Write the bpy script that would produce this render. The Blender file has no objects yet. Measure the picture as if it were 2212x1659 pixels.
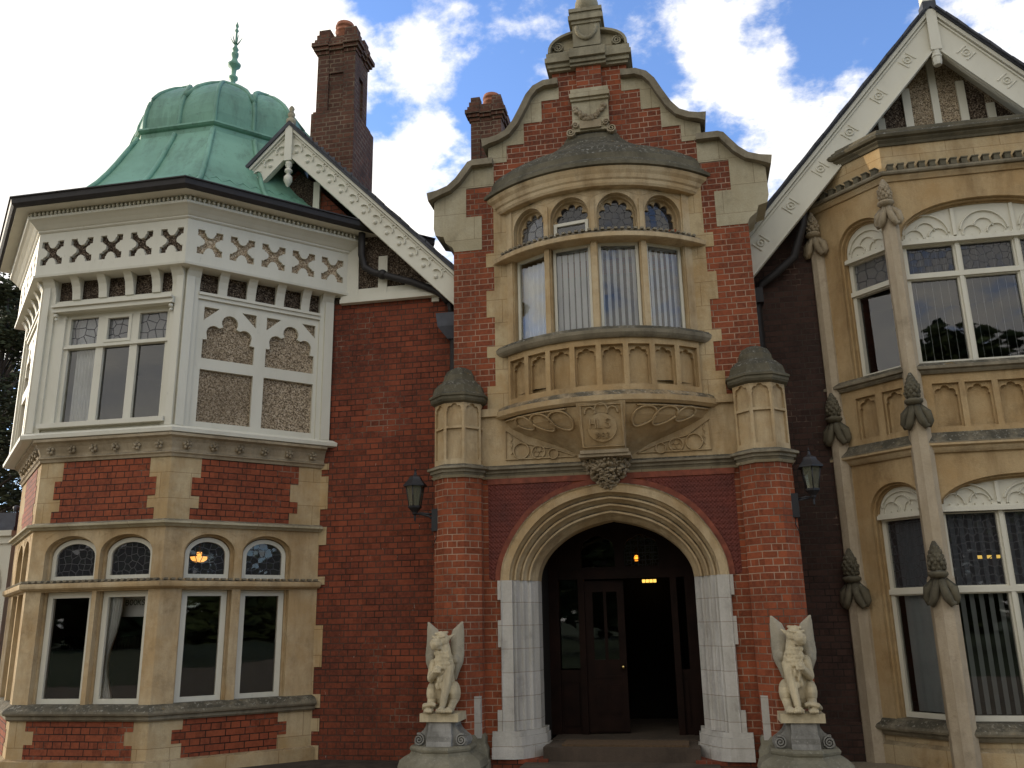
import bpy, bmesh, math, random
from mathutils import Vector, Matrix, noise
from mathutils.geometry import tessellate_polygon
R_ = math.radians
rnd = random.Random(7)
scene = bpy.context.scene
COL = scene.collection
S2 = math.sqrt(.5)

# ------------------------------------------------------------------ camera
def make_camera():
    f, pitch, yaw, roll = 1888.0, R_(15.22), R_(-10.9), R_(1.05)
    F = Vector((math.sin(yaw)*math.cos(pitch), math.cos(yaw)*math.cos(pitch), math.sin(pitch)))
    r = Vector((math.cos(yaw), -math.sin(yaw), 0)); d = F.cross(r)
    r2 = r*math.cos(roll) + d*math.sin(roll); d2 = -r*math.sin(roll) + d*math.cos(roll)
    cam = bpy.data.cameras.new('camera'); o = bpy.data.objects.new('camera', cam); COL.objects.link(o)
    cam.sensor_fit = 'HORIZONTAL'; cam.sensor_width = 36; cam.lens = 36*f/2212.0
    cam.clip_start = .05; cam.clip_end = 3000
    m = Matrix(((r2.x, -d2.x, -F.x, .85), (r2.y, -d2.y, -F.y, -10.3), (r2.z, -d2.z, -F.z, 1.6), (0, 0, 0, 1)))
    o.matrix_world = m; scene.camera = o
make_camera()

# ------------------------------------------------------------------ world, sun, exposure
SUN_AZ, SUN_EL = -78.0, 17.0          # azimuth measured from +Y towards +X
SKY, CLOUD = .10, 13.5
def make_world():
    w = bpy.data.worlds.new('World'); scene.world = w; w.use_nodes = True
    t = w.node_tree; N = t.nodes; L = t.links; N.clear()
    def n(ty, **k):
        x = N.new(ty)
        for a, b in k.items(): setattr(x, a, b)
        return x
    def mth(op, a, b=None, c=None, clamp=False):
        x = n('ShaderNodeMath', operation=op); x.use_clamp = clamp
        for i, v in enumerate((a, b, c)):
            if v is None: continue
            if isinstance(v, (int, float)): x.inputs[i].default_value = v
            else: L.new(v, x.inputs[i])
        return x.outputs[0]
    out = n('ShaderNodeOutputWorld'); bg = n('ShaderNodeBackground'); L.new(bg.outputs[0], out.inputs[0])
    sky = n('ShaderNodeTexSky', sky_type='NISHITA'); sky.sun_disc = False
    sky.sun_elevation = R_(SUN_EL); sky.sun_rotation = R_(SUN_AZ)
    sky.air_density = 1.0; sky.dust_density = .4; sky.ozone_density = 2.0
    tc = n('ShaderNodeTexCoord'); sep = n('ShaderNodeSeparateXYZ'); L.new(tc.outputs['Generated'], sep.inputs[0])
    zz = mth('ADD', mth('MAXIMUM', sep.outputs[2], 0.0), .28)
    cx = mth('DIVIDE', sep.outputs[0], zz); cy = mth('DIVIDE', sep.outputs[1], zz)
    comb = n('ShaderNodeCombineXYZ'); L.new(cx, comb.inputs[0]); L.new(cy, comb.inputs[1])
    def noi(scale, det, rough, off=(0, 0, 0), dist=0.):
        mp = n('ShaderNodeMapping'); mp.inputs['Location'].default_value = off; L.new(comb.outputs[0], mp.inputs[0])
        x = n('ShaderNodeTexNoise'); x.inputs['Scale'].default_value = scale; x.inputs['Detail'].default_value = det
        x.inputs['Roughness'].default_value = rough; x.inputs['Distortion'].default_value = dist
        L.new(mp.outputs[0], x.inputs[0]); return x.outputs[0]
    big = mth('ADD', mth('MULTIPLY', noi(4.6, 11, .62, (3.1, 1.7, 0), .15), .62), mth('MULTIPLY', noi(15.0, 8, .6, (1.3, 5.2, 0), .1), .38))
    # cloud banks at fixed directions of the sky
    def blob(dx, dy, dz, power):
        v = Vector((dx, dy, dz)).normalized()
        dot = n('ShaderNodeVectorMath', operation='DOT_PRODUCT'); L.new(tc.outputs['Generated'], dot.inputs[0]); dot.inputs[1].default_value = v
        return mth('POWER', mth('MAXIMUM', dot.outputs['Value'], 0.0), power)
    cover = None
    for (d, p, wgt) in BLOBS:
        b = mth('MULTIPLY', blob(*d, p), wgt)
        cover = b if cover is None else mth('ADD', cover, b)
    m = mth('ADD', big, cover)
    ramp = n('ShaderNodeMapRange', interpolation_type='SMOOTHSTEP'); L.new(m, ramp.inputs['Value'])
    ramp.inputs['From Min'].default_value = .49; ramp.inputs['From Max'].default_value = .66
    shade = n('ShaderNodeMapRange'); L.new(noi(7, 8, .6, (9, 4, 0)), shade.inputs['Value'])
    shade.inputs['From Min'].default_value = .35; shade.inputs['From Max'].default_value = .62
    shade.inputs['To Min'].default_value = .25; shade.inputs['To Max'].default_value = 1.0
    ccol = n('ShaderNodeMixRGB'); ccol.inputs[1].default_value = (CLOUD*.66, CLOUD*.67, CLOUD*.70, 1); ccol.inputs[2].default_value = (CLOUD, CLOUD*.95, CLOUD*.86, 1)
    L.new(shade.outputs[0], ccol.inputs[0])
    skc = n('ShaderNodeMixRGB', blend_type='MULTIPLY'); skc.inputs[0].default_value = 1; skc.inputs[2].default_value = SKYTINT
    L.new(sky.outputs[0], skc.inputs[1])
    mix = n('ShaderNodeMixRGB'); L.new(ramp.outputs[0], mix.inputs[0]); L.new(skc.outputs[0], mix.inputs[1]); L.new(ccol.outputs[0], mix.inputs[2])
    L.new(mix.outputs[0], bg.inputs[0]); bg.inputs[1].default_value = SKY
SKYTINT = (2.1, 2.35, 3.0, 1)
def DV(az, el): return (math.sin(R_(az))*math.cos(R_(el)), math.cos(R_(az))*math.cos(R_(el)), math.sin(R_(el)))
BLOBS = [(DV(-44, 31), 34, .36), (DV(-31, 36), 120, .22), (DV(-27, 24), 90, .20), (DV(-17.0, 35.6), 1500, .12), (DV(-16.2, 31.0), 2500, .10), (DV(-18.5, 26.5), 900, .07), (DV(-20.2, 32.3), 2200, -.12), (DV(-13, 33), 1800, -.10), (DV(-14.0, 29.3), 3000, -.09), (DV(-42.5, 31.5), 6000, -.20), (DV(-39, 27.5), 9000, -.16), (DV(-30, 31.5), 9000, -.18),
         (DV(4.4, 36.5), 900, .16), (DV(7, 32.3), 900, .15), (DV(9.5, 28.3), 500, .14), (DV(-8, 38.5), 700, .09), (DV(13.6, 31.2), 2500, .12), (DV(23, 31), 600, .13), (DV(-13, 25), 300, .09),
         (DV(-.3, 34.0), 900, -.10), (DV(-10.5, 34.2), 900, -.09), (DV(-20.5, 39), 1200, -.14), (DV(12, 34), 900, -.10), (DV(5.1, 29.3), 2000, -.08), (DV(16, 35), 900, -.06),
         (DV(180, 45), 1.2, .16), (DV(-138, 17), 16, .30)]
make_world()
sl = bpy.data.lights.new('sun', 'SUN'); sl.energy = 3.2; sl.angle = R_(.5); sl.color = (1.0, .86, .66)
so = bpy.data.objects.new('sun', sl); COL.objects.link(so)
so.rotation_euler = Vector(DV(SUN_AZ, SUN_EL)).to_track_quat('Z', 'Y').to_euler()
scene.view_settings.view_transform = 'Standard'; scene.view_settings.look = 'None'
scene.view_settings.exposure = 0.2; scene.view_settings.gamma = 1.0; scene.view_settings.use_curve_mapping = False

# ------------------------------------------------------------------ materials
class NT:
    def __init__(s, name):
        s.m = bpy.data.materials.new(name); s.m.use_nodes = True; s.t = s.m.node_tree; s.t.nodes.clear()
        s.out = s.n('ShaderNodeOutputMaterial'); s.b = s.n('ShaderNodeBsdfPrincipled'); s.l(s.b.outputs[0], s.out.inputs[0])
        s.tc = s.n('ShaderNodeTexCoord')
    def n(s, ty, **k):
        x = s.t.nodes.new(ty)
        for a, b in k.items(): setattr(x, a, b)
        return x
    def l(s, a, b): s.t.links.new(a, b)
    def co(s, kind='Object', scale=(1, 1, 1)):
        mp = s.n('ShaderNodeMapping'); mp.inputs['Scale'].default_value = scale
        s.l(s.tc.outputs[kind], mp.inputs[0]); return mp.outputs[0]
    def noise(s, scale, det=4, rough=.55, co=None, kind='Object', sc=(1, 1, 1)):
        x = s.n('ShaderNodeTexNoise'); x.inputs['Scale'].default_value = scale; x.inputs['Detail'].default_value = det; x.inputs['Roughness'].default_value = rough
        s.l(co if co is not None else s.co(kind, sc), x.inputs[0]); return x.outputs[0]
    def rng(s, v, a, b, c=0., d=1.):
        x = s.n('ShaderNodeMapRange'); s.l(v, x.inputs[0])
        for i, q in enumerate((a, b, c, d)): x.inputs[i+1].default_value = q
        return x.outputs[0]
    def math(s, op, a, b):
        x = s.n('ShaderNodeMath', operation=op)
        for i, v in enumerate((a, b)):
            if isinstance(v, (int, float)): x.inputs[i].default_value = v
            else: s.l(v, x.inputs[i])
        return x.outputs[0]
    def mix(s, f, a, b, mode='MIX'):
        x = s.n('ShaderNodeMixRGB', blend_type=mode)
        for i, v in enumerate((f, a, b)):
            if isinstance(v, (int, float)): x.inputs[i].default_value = v
            elif isinstance(v, tuple): x.inputs[i].default_value = (*v, 1)
            else: s.l(v, x.inputs[i])
        return x.outputs[0]
    def col(s, c):
        if isinstance(c, tuple): s.b.inputs['Base Color'].default_value = (*c, 1)
        else: s.l(c, s.b.inputs['Base Color'])
    def bump(s, h, strength=.3, dist=.01):
        x = s.n('ShaderNodeBump'); x.inputs['Strength'].default_value = strength; x.inputs['Distance'].default_value = dist
        s.l(h, x.inputs['Height']); s.l(x.outputs[0], s.b.inputs['Normal'])
    def set(s, rough=.8, metal=0., spec=.3):
        s.b.inputs['Roughness'].default_value = rough; s.b.inputs['Metallic'].default_value = metal; s.b.inputs['Specular IOR Level'].default_value = spec
        return s.m

def mat_brick(name, c1, c2, mortar, patch=.5, msize=.0055, flecks=0., freq=2):
    s = NT(name); uv = s.co('UV')
    nz = s.noise(9, 2, .5, kind='UV'); wob = s.mix(.012, uv, s.n('ShaderNodeTexNoise').outputs[1]) if False else uv
    br = s.n('ShaderNodeTexBrick'); s.l(wob, br.inputs[0]); br.offset = .5; br.squash = .5; br.squash_frequency = freq
    br.inputs['Color1'].default_value = (*c1, 1); br.inputs['Color2'].default_value = (*c2, 1); br.inputs['Mortar'].default_value = (0, 0, 0, 1)
    br.inputs['Scale'].default_value = 1; br.inputs['Mortar Size'].default_value = msize; br.inputs['Mortar Smooth'].default_value = .25
    br.inputs['Bias'].default_value = 0; br.inputs['Brick Width'].default_value = .228; br.inputs['Row Height'].default_value = .0765
    # odd bricks burnt dark or pale: one random value per brick cell
    wn = s.n('ShaderNodeTexWhiteNoise', noise_dimensions='2D')
    sn = s.n('ShaderNodeVectorMath', operation='SNAP'); s.l(uv, sn.inputs[0]); sn.inputs[1].default_value = (.114, .0765, 1); s.l(sn.outputs[0], wn.inputs[0])
    dark = s.rng(wn.outputs[0], .62, 1.0, 0, .85)
    c = s.mix(dark, br.outputs[0], tuple(v*.42 for v in c1))
    pt = s.rng(s.noise(.75, 7, .66), .44, .64, 0, patch)
    c = s.mix(pt, c, tuple(v*.26+.006 for v in c1))
    c = s.mix(s.rng(s.noise(28, 3, .6), .35, .75, 0, .35), c, tuple(min(1, v*1.5) for v in c1))
    mort = s.mix(s.rng(s.noise(2.2, 4, .6), .38, .66, 0, 1), mortar, tuple(v*.28 for v in mortar))
    if mortar[0] < .2: mort = s.mix(s.rng(s.noise(.9, 8, .72), .56, .64, 0, .8), mort, (.26, .17, .12))
    c = s.mix(br.outputs['Fac'], c, mort)
    if flecks:
        c = s.mix(s.rng(s.noise(16, 3, .65, sc=(1.6, 1.6, .6)), .70, .76, 0, flecks), c, (.55, .48, .42))
    s.col(c)
    h = s.math('ADD', s.math('MULTIPLY', br.outputs['Fac'], -1.0), s.math('MULTIPLY', s.noise(60, 3, .6), .35))
    s.bump(h, .75, .008); return s.set(.85, 0, .25)

def mat_stone(name, base, warm, dirt, lich=.8, joints=None, streak=.5, rough=.9):
    s = NT(name)
    c = s.mix(s.rng(s.noise(1.5, 7, .66), .40, .60), base, warm)
    st = s.rng(s.noise(1.1, 7, .7, sc=(3.0, 3.0, .6)), .46, .66, 0, streak)
    c = s.mix(st, c, dirt)
    c = s.mix(s.rng(s.noise(3.3, 8, .72), .54, .70, 0, .45), c, tuple(v*.55 for v in dirt))
    c = s.mix(s.rng(s.noise(2.1, 6, .65), .56, .70, 0, .5), c, tuple(min(1, v*1.18) for v in base))
    c = s.mix(s.rng(s.noise(45, 4, .65), .35, .75, 0, .30), c, tuple(v*.6 for v in base))
    hgt = s.noise(70, 4, .65)
    if joints:
        br = s.n('ShaderNodeTexBrick'); s.l(s.co('UV'), br.inputs[0]); br.inputs['Scale'].default_value = 1; br.inputs['Brick Width'].default_value = joints[0]; br.inputs['Row Height'].default_value = joints[1]
        br.inputs['Mortar Size'].default_value = .004; br.inputs['Color1'].default_value = (1, 1, 1, 1); br.inputs['Color2'].default_value = (.88, .88, .86, 1); br.inputs['Mortar'].default_value = (.6, .55, .5, 1)
        c = s.mix(1.0, c, br.outputs[0], 'MULTIPLY')
    if lich:
        g = s.n('ShaderNodeNewGeometry'); sp = s.n('ShaderNodeSeparateXYZ'); s.l(g.outputs['True Normal'], sp.inputs[0])
        up = s.rng(sp.outputs[2], .15, .5)
        pn = s.rng(s.noise(5, 6, .7), .30, .56, .2, 1)
        f = s.math('MULTIPLY', s.math('MULTIPLY', up, pn), lich)
        lc = s.mix(s.rng(s.noise(26, 4, .7), .56, .66), (.055, .05, .036), (.24, .23, .19))
        lc = s.mix(s.rng(s.noise(4.5, 4, .7), .62, .72, 0, .7), lc, (.22, .13, .03))
        c = s.mix(f, c, lc)
    s.col(c); s.bump(s.math('ADD', hgt, s.math('MULTIPLY', s.noise(14, 5, .65), 1.5)), .45, .010); return s.set(rough, 0, .2)

def mat_plain(name, c, rough=.6, metal=0, var=.15, scale=6, bump=.1, spec=.4):
    s = NT(name)
    s.col(s.mix(s.rng(s.noise(scale, 5, .6), .3, .7), tuple(v*(1-var) for v in c), tuple(min(1, v*(1+var)) for v in c)))
    if bump: s.bump(s.noise(scale*9, 3, .6), bump, .005)
    return s.set(rough, metal, spec)

def mat_paint(name, c):
    s = NT(name)
    b = s.mix(s.rng(s.noise(1.7, 5, .6, sc=(2, 2, .7)), .45, .75, 0, .35), c, tuple(v*.72 for v in (c[0], c[1]*.99, c[2]*.93)))
    b = s.mix(s.rng(s.noise(20, 5, .7, sc=(1, 1, .35)), .62, .72, 0, .28), b, (.30, .27, .20))
    s.col(b); s.bump(s.noise(35, 3, .6), .12, .004); return s.set(.55, 0, .35)

def mat_roughcast(name, lo, hi, lum):
    s = NT(name); v = s.n('ShaderNodeTexVoronoi'); v.inputs['Scale'].default_value = 80; s.l(s.co(), v.inputs[0])
    w = s.n('ShaderNodeSeparateColor'); s.l(v.outputs['Color'], w.inputs[0])
    f = s.rng(w.outputs[0], .25, .8)
    c = s.mix(f, lo, hi); c = s.mix(s.rng(w.outputs[1], .75, .95), c, lum)
    c = s.mix(s.rng(s.noise(.9, 5, .6), .42, .7, 0, .55), c, lo)
    s.col(c); s.bump(s.rng(v.outputs['Distance'], 0, .5, 1, 0), .9, .012); return s.set(.95, 0, .15)

def mat_glass(name, tint=(1, 1, 1), leaded=None, body=.0, bcol=(.02, .02, .02), wavy=.0):
    s = NT(name); s.t.nodes.remove(s.b)
    tr = s.n('ShaderNodeBsdfTransparent'); tr.inputs[0].default_value = (*tint, 1)
    gl = s.n('ShaderNodeBsdfGlossy'); gl.inputs['Roughness'].default_value = .015; gl.inputs[0].default_value = (.95, .95, .95, 1)
    fr = s.n('ShaderNodeFresnel'); fr.inputs[0].default_value = 1.72 if not leaded else 1.5
    bd = s.n('ShaderNodeBsdfDiffuse'); bd.inputs[0].default_value = (*bcol, 1)
    m0 = s.n('ShaderNodeMixShader'); m0.inputs[0].default_value = body; s.l(tr.outputs[0], m0.inputs[1]); s.l(bd.outputs[0], m0.inputs[2])
    m1 = s.n('ShaderNodeMixShader'); s.l(fr.outputs[0], m1.inputs[0]); s.l(m0.outputs[0], m1.inputs[1]); s.l(gl.outputs[0], m1.inputs[2])
    bp = s.n('ShaderNodeBump'); bp.inputs['Strength'].default_value = .25 if not leaded else .0; bp.inputs['Distance'].default_value = .004
    s.l(s.noise(2.2, 2, .4), bp.inputs['Height'])
    last = m1.outputs[0]
    if leaded:
        uv = s.co('UV', (1/leaded, 1/leaded, 1))
        def vor(feat):
            v = s.n('ShaderNodeTexVoronoi', feature=feat, voronoi_dimensions='2D'); v.inputs['Scale'].default_value = 1; v.inputs['Randomness'].default_value = .62; s.l(uv, v.inputs[0]); return v
        e = vor('DISTANCE_TO_EDGE'); cl = vor('F1')
        lead = s.rng(e.outputs['Distance'], .035, .055, 1, 0)
        # each quarry sits at its own slight tilt
        nm = s.n('ShaderNodeNewGeometry'); va = s.n('ShaderNodeVectorMath', operation='MULTIPLY_ADD')
        sb = s.n('ShaderNodeVectorMath', operation='SUBTRACT'); s.l(cl.outputs['Color'], sb.inputs[0]); sb.inputs[1].default_value = (.5, .5, .5)
        s.l(sb.outputs[0], va.inputs[0]); va.inputs[1].default_value = (.022, .022, .022); s.l(nm.outputs['Normal'], va.inputs[2])
        no = s.n('ShaderNodeVectorMath', operation='NORMALIZE'); s.l(va.outputs[0], no.inputs[0]); s.l(no.outputs[0], gl.inputs['Normal'])
        ld = s.n('ShaderNodeBsdfPrincipled'); ld.inputs['Base Color'].default_value = (.035, .035, .037, 1); ld.inputs['Roughness'].default_value = .6
        m2 = s.n('ShaderNodeMixShader'); s.l(lead, m2.inputs[0]); s.l(last, m2.inputs[1]); s.l(ld.outputs[0], m2.inputs[2]); last = m2.outputs[0]
    else:
        s.l(bp.outputs[0], gl.inputs['Normal'])
    s.l(last, s.out.inputs[0]); return s.m

def mat_emit(name, c, st):
    s = NT(name); s.b.inputs['Emission Color'].default_value = (*c, 1); s.b.inputs['Emission Strength'].default_value = st; s.col(c); return s.set(.5)

def mat_verdigris(name):
    s = NT(name)
    c = s.mix(s.rng(s.noise(.9, 6, .6), .35, .65), (.105, .23, .16), (.175, .35, .25))
    c = s.mix(s.rng(s.noise(1.2, 6, .7, sc=(2.5, 2.5, .5)), .50, .66, 0, .75), c, (.075, .16, .11))
    c = s.mix(s.rng(s.noise(14, 5, .7), .60, .72, 0, .6), c, (.05, .07, .05))
    s.col(c); s.bump(s.noise(5, 4, .5), .25, .02); return s.set(.55, 0, .4)

def mat_terracotta(name):
    s = NT(name); k = 2*math.pi/.125
    sp = s.n('ShaderNodeSeparateXYZ'); s.l(s.tc.outputs['UV'], sp.inputs[0])
    sx = s.math('SINE', s.math('MULTIPLY', sp.outputs[0], k), 0); sy = s.math('SINE', s.math('MULTIPLY', sp.outputs[1], k), 0)
    h = s.math('ABSOLUTE', s.math('MULTIPLY', sx, sy), 0)
    d1 = s.math('SINE', s.math('MULTIPLY', s.math('ADD', sp.outputs[0], sp.outputs[1]), k*1.5), 0)
    d2 = s.math('SINE', s.math('MULTIPLY', s.math('SUBTRACT', sp.outputs[0], sp.outputs[1]), k*1.5), 0)
    h2 = s.math('ADD', s.math('MULTIPLY', h, .7), s.math('MULTIPLY', s.math('ABSOLUTE', s.math('MULTIPLY', d1, d2), 0), .5))
    c = s.mix(s.rng(s.noise(3, 4, .6), .35, .7), (.145, .034, .022), (.085, .024, .018))
    c = s.mix(s.rng(s.noise(50, 3, .6), .45, .7, 0, .4), c, (.08, .02, .016))
    s.col(c); s.bump(h2, .8, .015); return s.set(.75, 0, .3)

M = {}
M['brick_pale'] = mat_brick('brick_pale_mortar', (.29, .076, .030), (.165, .043, .020), (.38, .25, .17), .70, .006)
M['brick_gable'] = mat_brick('brick_gable', (.27, .070, .028), (.085, .026, .015), (.40, .27, .19), .85, .006)
M['brick_wall'] = mat_brick('brick_wall', (.225, .056, .025), (.115, .031, .018), (.085, .046, .031), .85, .0065, .5)
M['brick_bay'] = mat_brick('brick_bay', (.29, .074, .030), (.20, .047, .022), (.055, .028, .018), .55, .006)
M['brick_dark'] = mat_brick('brick_shaded_grimy', (.060, .031, .022), (.038, .021, .016), (.055, .042, .033), .7, .006)  # grime plus the shade of the recess, both mixed into the colour
M['brick_chim'] = mat_brick('brick_chimney', (.13, .055, .032), (.07, .034, .023), (.19, .135, .09), .7, .010)
M['brick_red'] = mat_plain('rubbed_red_brick', (.185, .050, .027), .8, 0, .45, 7, .3)
M['stone'] = mat_stone('bath_stone', (.51, .40, .245), (.42, .29, .145), (.22, .145, .07), .9, None, .65)
M['stone_ash'] = mat_stone('bath_stone_ashlar', (.53, .42, .255), (.44, .30, .145), (.26, .17, .085), .5, (.62, .31), .6)
M['stone_pale'] = mat_stone('pale_gable_stone', (.46, .41, .29), (.39, .335, .22), (.23, .195, .125), .7, (.8, .38), .5)
M['stone_grey'] = mat_stone('grey_jamb_stone', (.56, .535, .485), (.49, .465, .415), (.32, .29, .25), .5, (.75, .26), .6)
M['stone_dark'] = mat_stone('weathered_coping', (.27, .235, .165), (.185, .155, .105), (.085, .07, .048), .95, None, .7)
M['stone_or'] = mat_stone('ochre_bath_stone', (.46, .335, .18), (.395, .26, .12), (.24, .155, .072), .9, None, .7)
M['stone_sh'] = mat_stone('pale_shaft_stone', (.47, .39, .28), (.40, .325, .22), (.24, .19, .125), .6, None, .55)
M['stone_lich'] = mat_stone('lichened_stone', (.155, .135, .09), (.10, .088, .058), (.05, .045, .032), 1.0, None, .6)
M['stone_carv'] = mat_stone('carved_stone', (.40, .33, .225), (.30, .235, .15), (.15, .115, .07), .5, None, .6)
M['stone_cap'] = mat_stone('pediment_stone', (.33, .295, .205), (.25, .22, .15), (.12, .105, .07), .8, None, .6)
M['stone_ped'] = mat_stone('pedestal_stone', (.36, .345, .31), (.25, .24, .21), (.09, .085, .07), .7, None, .7)
M['stone_base'] = mat_stone('mossy_base_stone', (.27, .245, .175), (.20, .185, .13), (.10, .09, .06), .4, None, .6)
M['statue'] = mat_stone('cream_statue_stone', (.64, .54, .35), (.50, .42, .27), (.22, .185, .13), .35, None, .6)
M['wing'] = mat_stone('grey_statue_stone', (.40, .355, .265), (.29, .26, .19), (.15, .13, .095), .3, None, .4)
M['white'] = mat_paint('cream_white_paint', (.60, .575, .475))
M['roughL'] = mat_roughcast('roughcast_light', (.125, .092, .058), (.46, .365, .245), (.60, .50, .37))
M['roughX'] = mat_roughcast('roughcast_buff', (.22, .16, .10), (.55, .43, .29), (.68, .56, .40))
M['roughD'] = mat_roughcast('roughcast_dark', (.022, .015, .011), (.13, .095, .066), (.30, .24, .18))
M['copper'] = mat_verdigris('verdigris_copper')
M['black'] = mat_plain('black_iron', (.014, .014, .016), .45, 0, .3, 8, .15)
M['gutter'] = mat_plain('dark_gutter', (.020, .017, .016), .6, 0, .3, 8, .15)
M['slate'] = mat_plain('slate', (.045, .047, .055), .7, 0, .4, 5, .4)
M['lead'] = mat_plain('lead_flashing', (.06, .065, .08), .55, 0, .3, 5, .2)
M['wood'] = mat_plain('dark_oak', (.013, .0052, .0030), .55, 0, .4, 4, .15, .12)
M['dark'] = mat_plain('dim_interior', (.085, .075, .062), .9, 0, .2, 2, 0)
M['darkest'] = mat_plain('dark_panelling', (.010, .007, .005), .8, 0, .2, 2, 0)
M['roomL'] = mat_plain('pale_room_wall', (.45, .42, .35), .9, 0, .1, 2, 0)
M['glass'] = mat_glass('window_glass', (.94, .95, .95))
M['leaded'] = mat_glass('leaded_glass', (.62, .64, .68), .088, .25, (.10, .10, .11))
M['leadedw'] = mat_glass('clear_leaded_glass', (.8, .82, .84), .125, .35, (.42, .42, .42))
M['lampglass'] = mat_glass('lantern_glass', (.5, .52, .45), None, .55, (.16, .155, .11))
M['fabric'] = mat_plain('cream_curtain', (.88, .87, .83), .9, 0, .1, 3, .1)
M['blind'] = mat_plain('pale_blind', (.88, .88, .87), .8, 0, .06, 3, 0)
M['blindd'] = mat_plain('grey_green_blind', (.34, .36, .35), .8, 0, .08, 3, 0)
M['terra'] = mat_terracotta('terracotta_relief')
M['pot'] = mat_plain('clay_pot', (.27, .10, .05), .8, 0, .3, 9, .2)
M['brass'] = mat_plain('brass', (.6, .45, .18), .25, 1, .1, 4, 0)
M['matting'] = mat_plain('coir', (.085, .052, .026), .95, 0, .3, 30, .6)
M['step'] = mat_stone('worn_step', (.085, .062, .045), (.06, .045, .033), (.035, .028, .02), .2, None, .5)
M['bark'] = mat_plain('bark', (.055, .04, .03), .9, 0, .4, 6, .8)
M['leaf'] = mat_plain('pine_needles', (.040, .046, .018), .8, 0, .5, 1.5, 0)
M['leaf2'] = mat_plain('broad_leaves', (.05, .075, .022), .8, 0, .5, 1.2, 0)
M['soil'] = mat_plain('soil', (.035, .027, .02), .95, 0, .5, 9, .8)
M['grass'] = mat_plain('grass', (.035, .055, .016), .95, 0, .4, 3, .3)
M['gravel'] = mat_plain('gravel', (.20, .165, .115), .95, 0, .35, 40, .8)
M['paper'] = mat_plain('white_card', (.7, .69, .64), .8, 0, .03, 4, 0)
M['ink'] = mat_plain('dark_ink', (.03, .028, .025), .8, 0, .05, 4, 0)
M['lampon'] = mat_emit('glowing_shade', (1.0, .42, .08), 2.6)
M['tube'] = mat_emit('glowing_tube', (1.0, .62, .12), 1.3)
M['stain'] = mat_glass('amber_leaded_glass', (.95, .70, .30), .05)

# ------------------------------------------------------------------ mesh building
class MB:
    def __init__(s): s.v = []; s.f = []; s.sm = []
    def add(s, vs, fs, smooth=False):
        o = len(s.v); s.v += [tuple(p) for p in vs]; s.f += [tuple(i+o for i in f) for f in fs]; s.sm += [smooth]*len(fs)
        return s
    def build(s, name, mat, parent=None, recalc=True, weld=False, local=False):
        me = bpy.data.meshes.new(name); me.from_pydata(s.v, [], s.f)
        me.polygons.foreach_set('use_smooth', s.sm)
        if recalc or weld:
            b = bmesh.new(); b.from_mesh(me)
            if weld: bmesh.ops.remove_doubles(b, verts=b.verts, dist=1e-4)
            if recalc: bmesh.ops.recalc_face_normals(b, faces=b.faces)
            b.to_mesh(me); b.free()
        uv = me.uv_layers.new(name='UVMap'); vs = me.vertices; lp = me.loops; dat = uv.data
        for p in me.polygons:
            nx, ny, nz = p.normal
            if abs(nz) > .75:
                for li in p.loop_indices: c = vs[lp[li].vertex_index].co; dat[li].uv = (c.x, c.y)
            else:
                h = math.hypot(nx, ny) or 1; tx, ty = -ny/h, nx/h
                for li in p.loop_indices: c = vs[lp[li].vertex_index].co; dat[li].uv = (c.x*tx+c.y*ty, c.z)
        me.materials.append(M[mat] if isinstance(mat, str) else mat)
        o = bpy.data.objects.new(name, me); COL.objects.link(o)
        if parent:
            o.parent = parent
            if not local: o.matrix_parent_inverse = Matrix.Translation(-parent_world(parent))
        return o
def parent_world(p):
    v = Vector((0, 0, 0))
    while p is not None:
        v = v + p.location; p = p.parent
    return v
class Fr:
    """A wall frame: u along the wall, v up, w out of the wall."""
    def __init__(s, o, ux): s.o = o; s.ux = ux; s.n = (ux[1], -ux[0])
    def __call__(s, u, v, w=0.): return (s.o[0]+u*s.ux[0]+w*s.n[0], s.o[1]+u*s.ux[1]+w*s.n[1], v)
    def at(s, u, w=0.): p = s(u, 0, w); return Fr((p[0], p[1]), s.ux)
def front(Y): return Fr((0, Y), (1, 0))
def box(mb, fr, u0, u1, v0, v1, w0, w1):
    P = [fr(u, v, w) for w in (w0, w1) for v in (v0, v1) for u in (u0, u1)]
    mb.add(P, [(4, 5, 7, 6), (1, 0, 2, 3), (0, 4, 6, 2), (5, 1, 3, 7), (6, 7, 3, 2), (0, 1, 5, 4)]); return mb
def plate(mb, fr, outer, holes, w0, w1, back=True):
    loops = [[Vector((a, b, 0)) for a, b in l] for l in [outer]+list(holes)]
    flat = [p for l in loops for p in l]; tri = tessellate_polygon(loops)
    nf = len(flat); vs = [fr(p.x, p.y, w1) for p in flat] + [fr(p.x, p.y, w0) for p in flat]; fs = []
    for t in tri:
        a, b, c = (flat[i] for i in t); ar = (b-a).cross(c-a).z
        if abs(ar) < 1e-10: continue
        t = tuple(t) if ar > 0 else tuple(reversed(t)); fs.append(t)
        if back: fs.append(tuple(nf+i for i in reversed(t)))
    k = 0
    for l in loops:
        m = len(l)
        for i in range(m): j = (i+1) % m; fs.append((k+i, nf+k+i, nf+k+j, k+j))
        k += m
    mb.add(vs, fs); return mb
def pane(mb, fr, outline, w):
    loops = [[Vector((a, b, 0)) for a, b in outline]]; fs = []
    for t in tessellate_polygon(loops):
        a, b, c = (loops[0][i] for i in t); fs.append(tuple(t) if (b-a).cross(c-a).z > 0 else tuple(reversed(t)))
    mb.add([fr(a, b, w) for a, b in outline], fs); return mb
def rect(u0, u1, v0, v1): return [(u0, v0), (u1, v0), (u1, v1), (u0, v1)]
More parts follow.
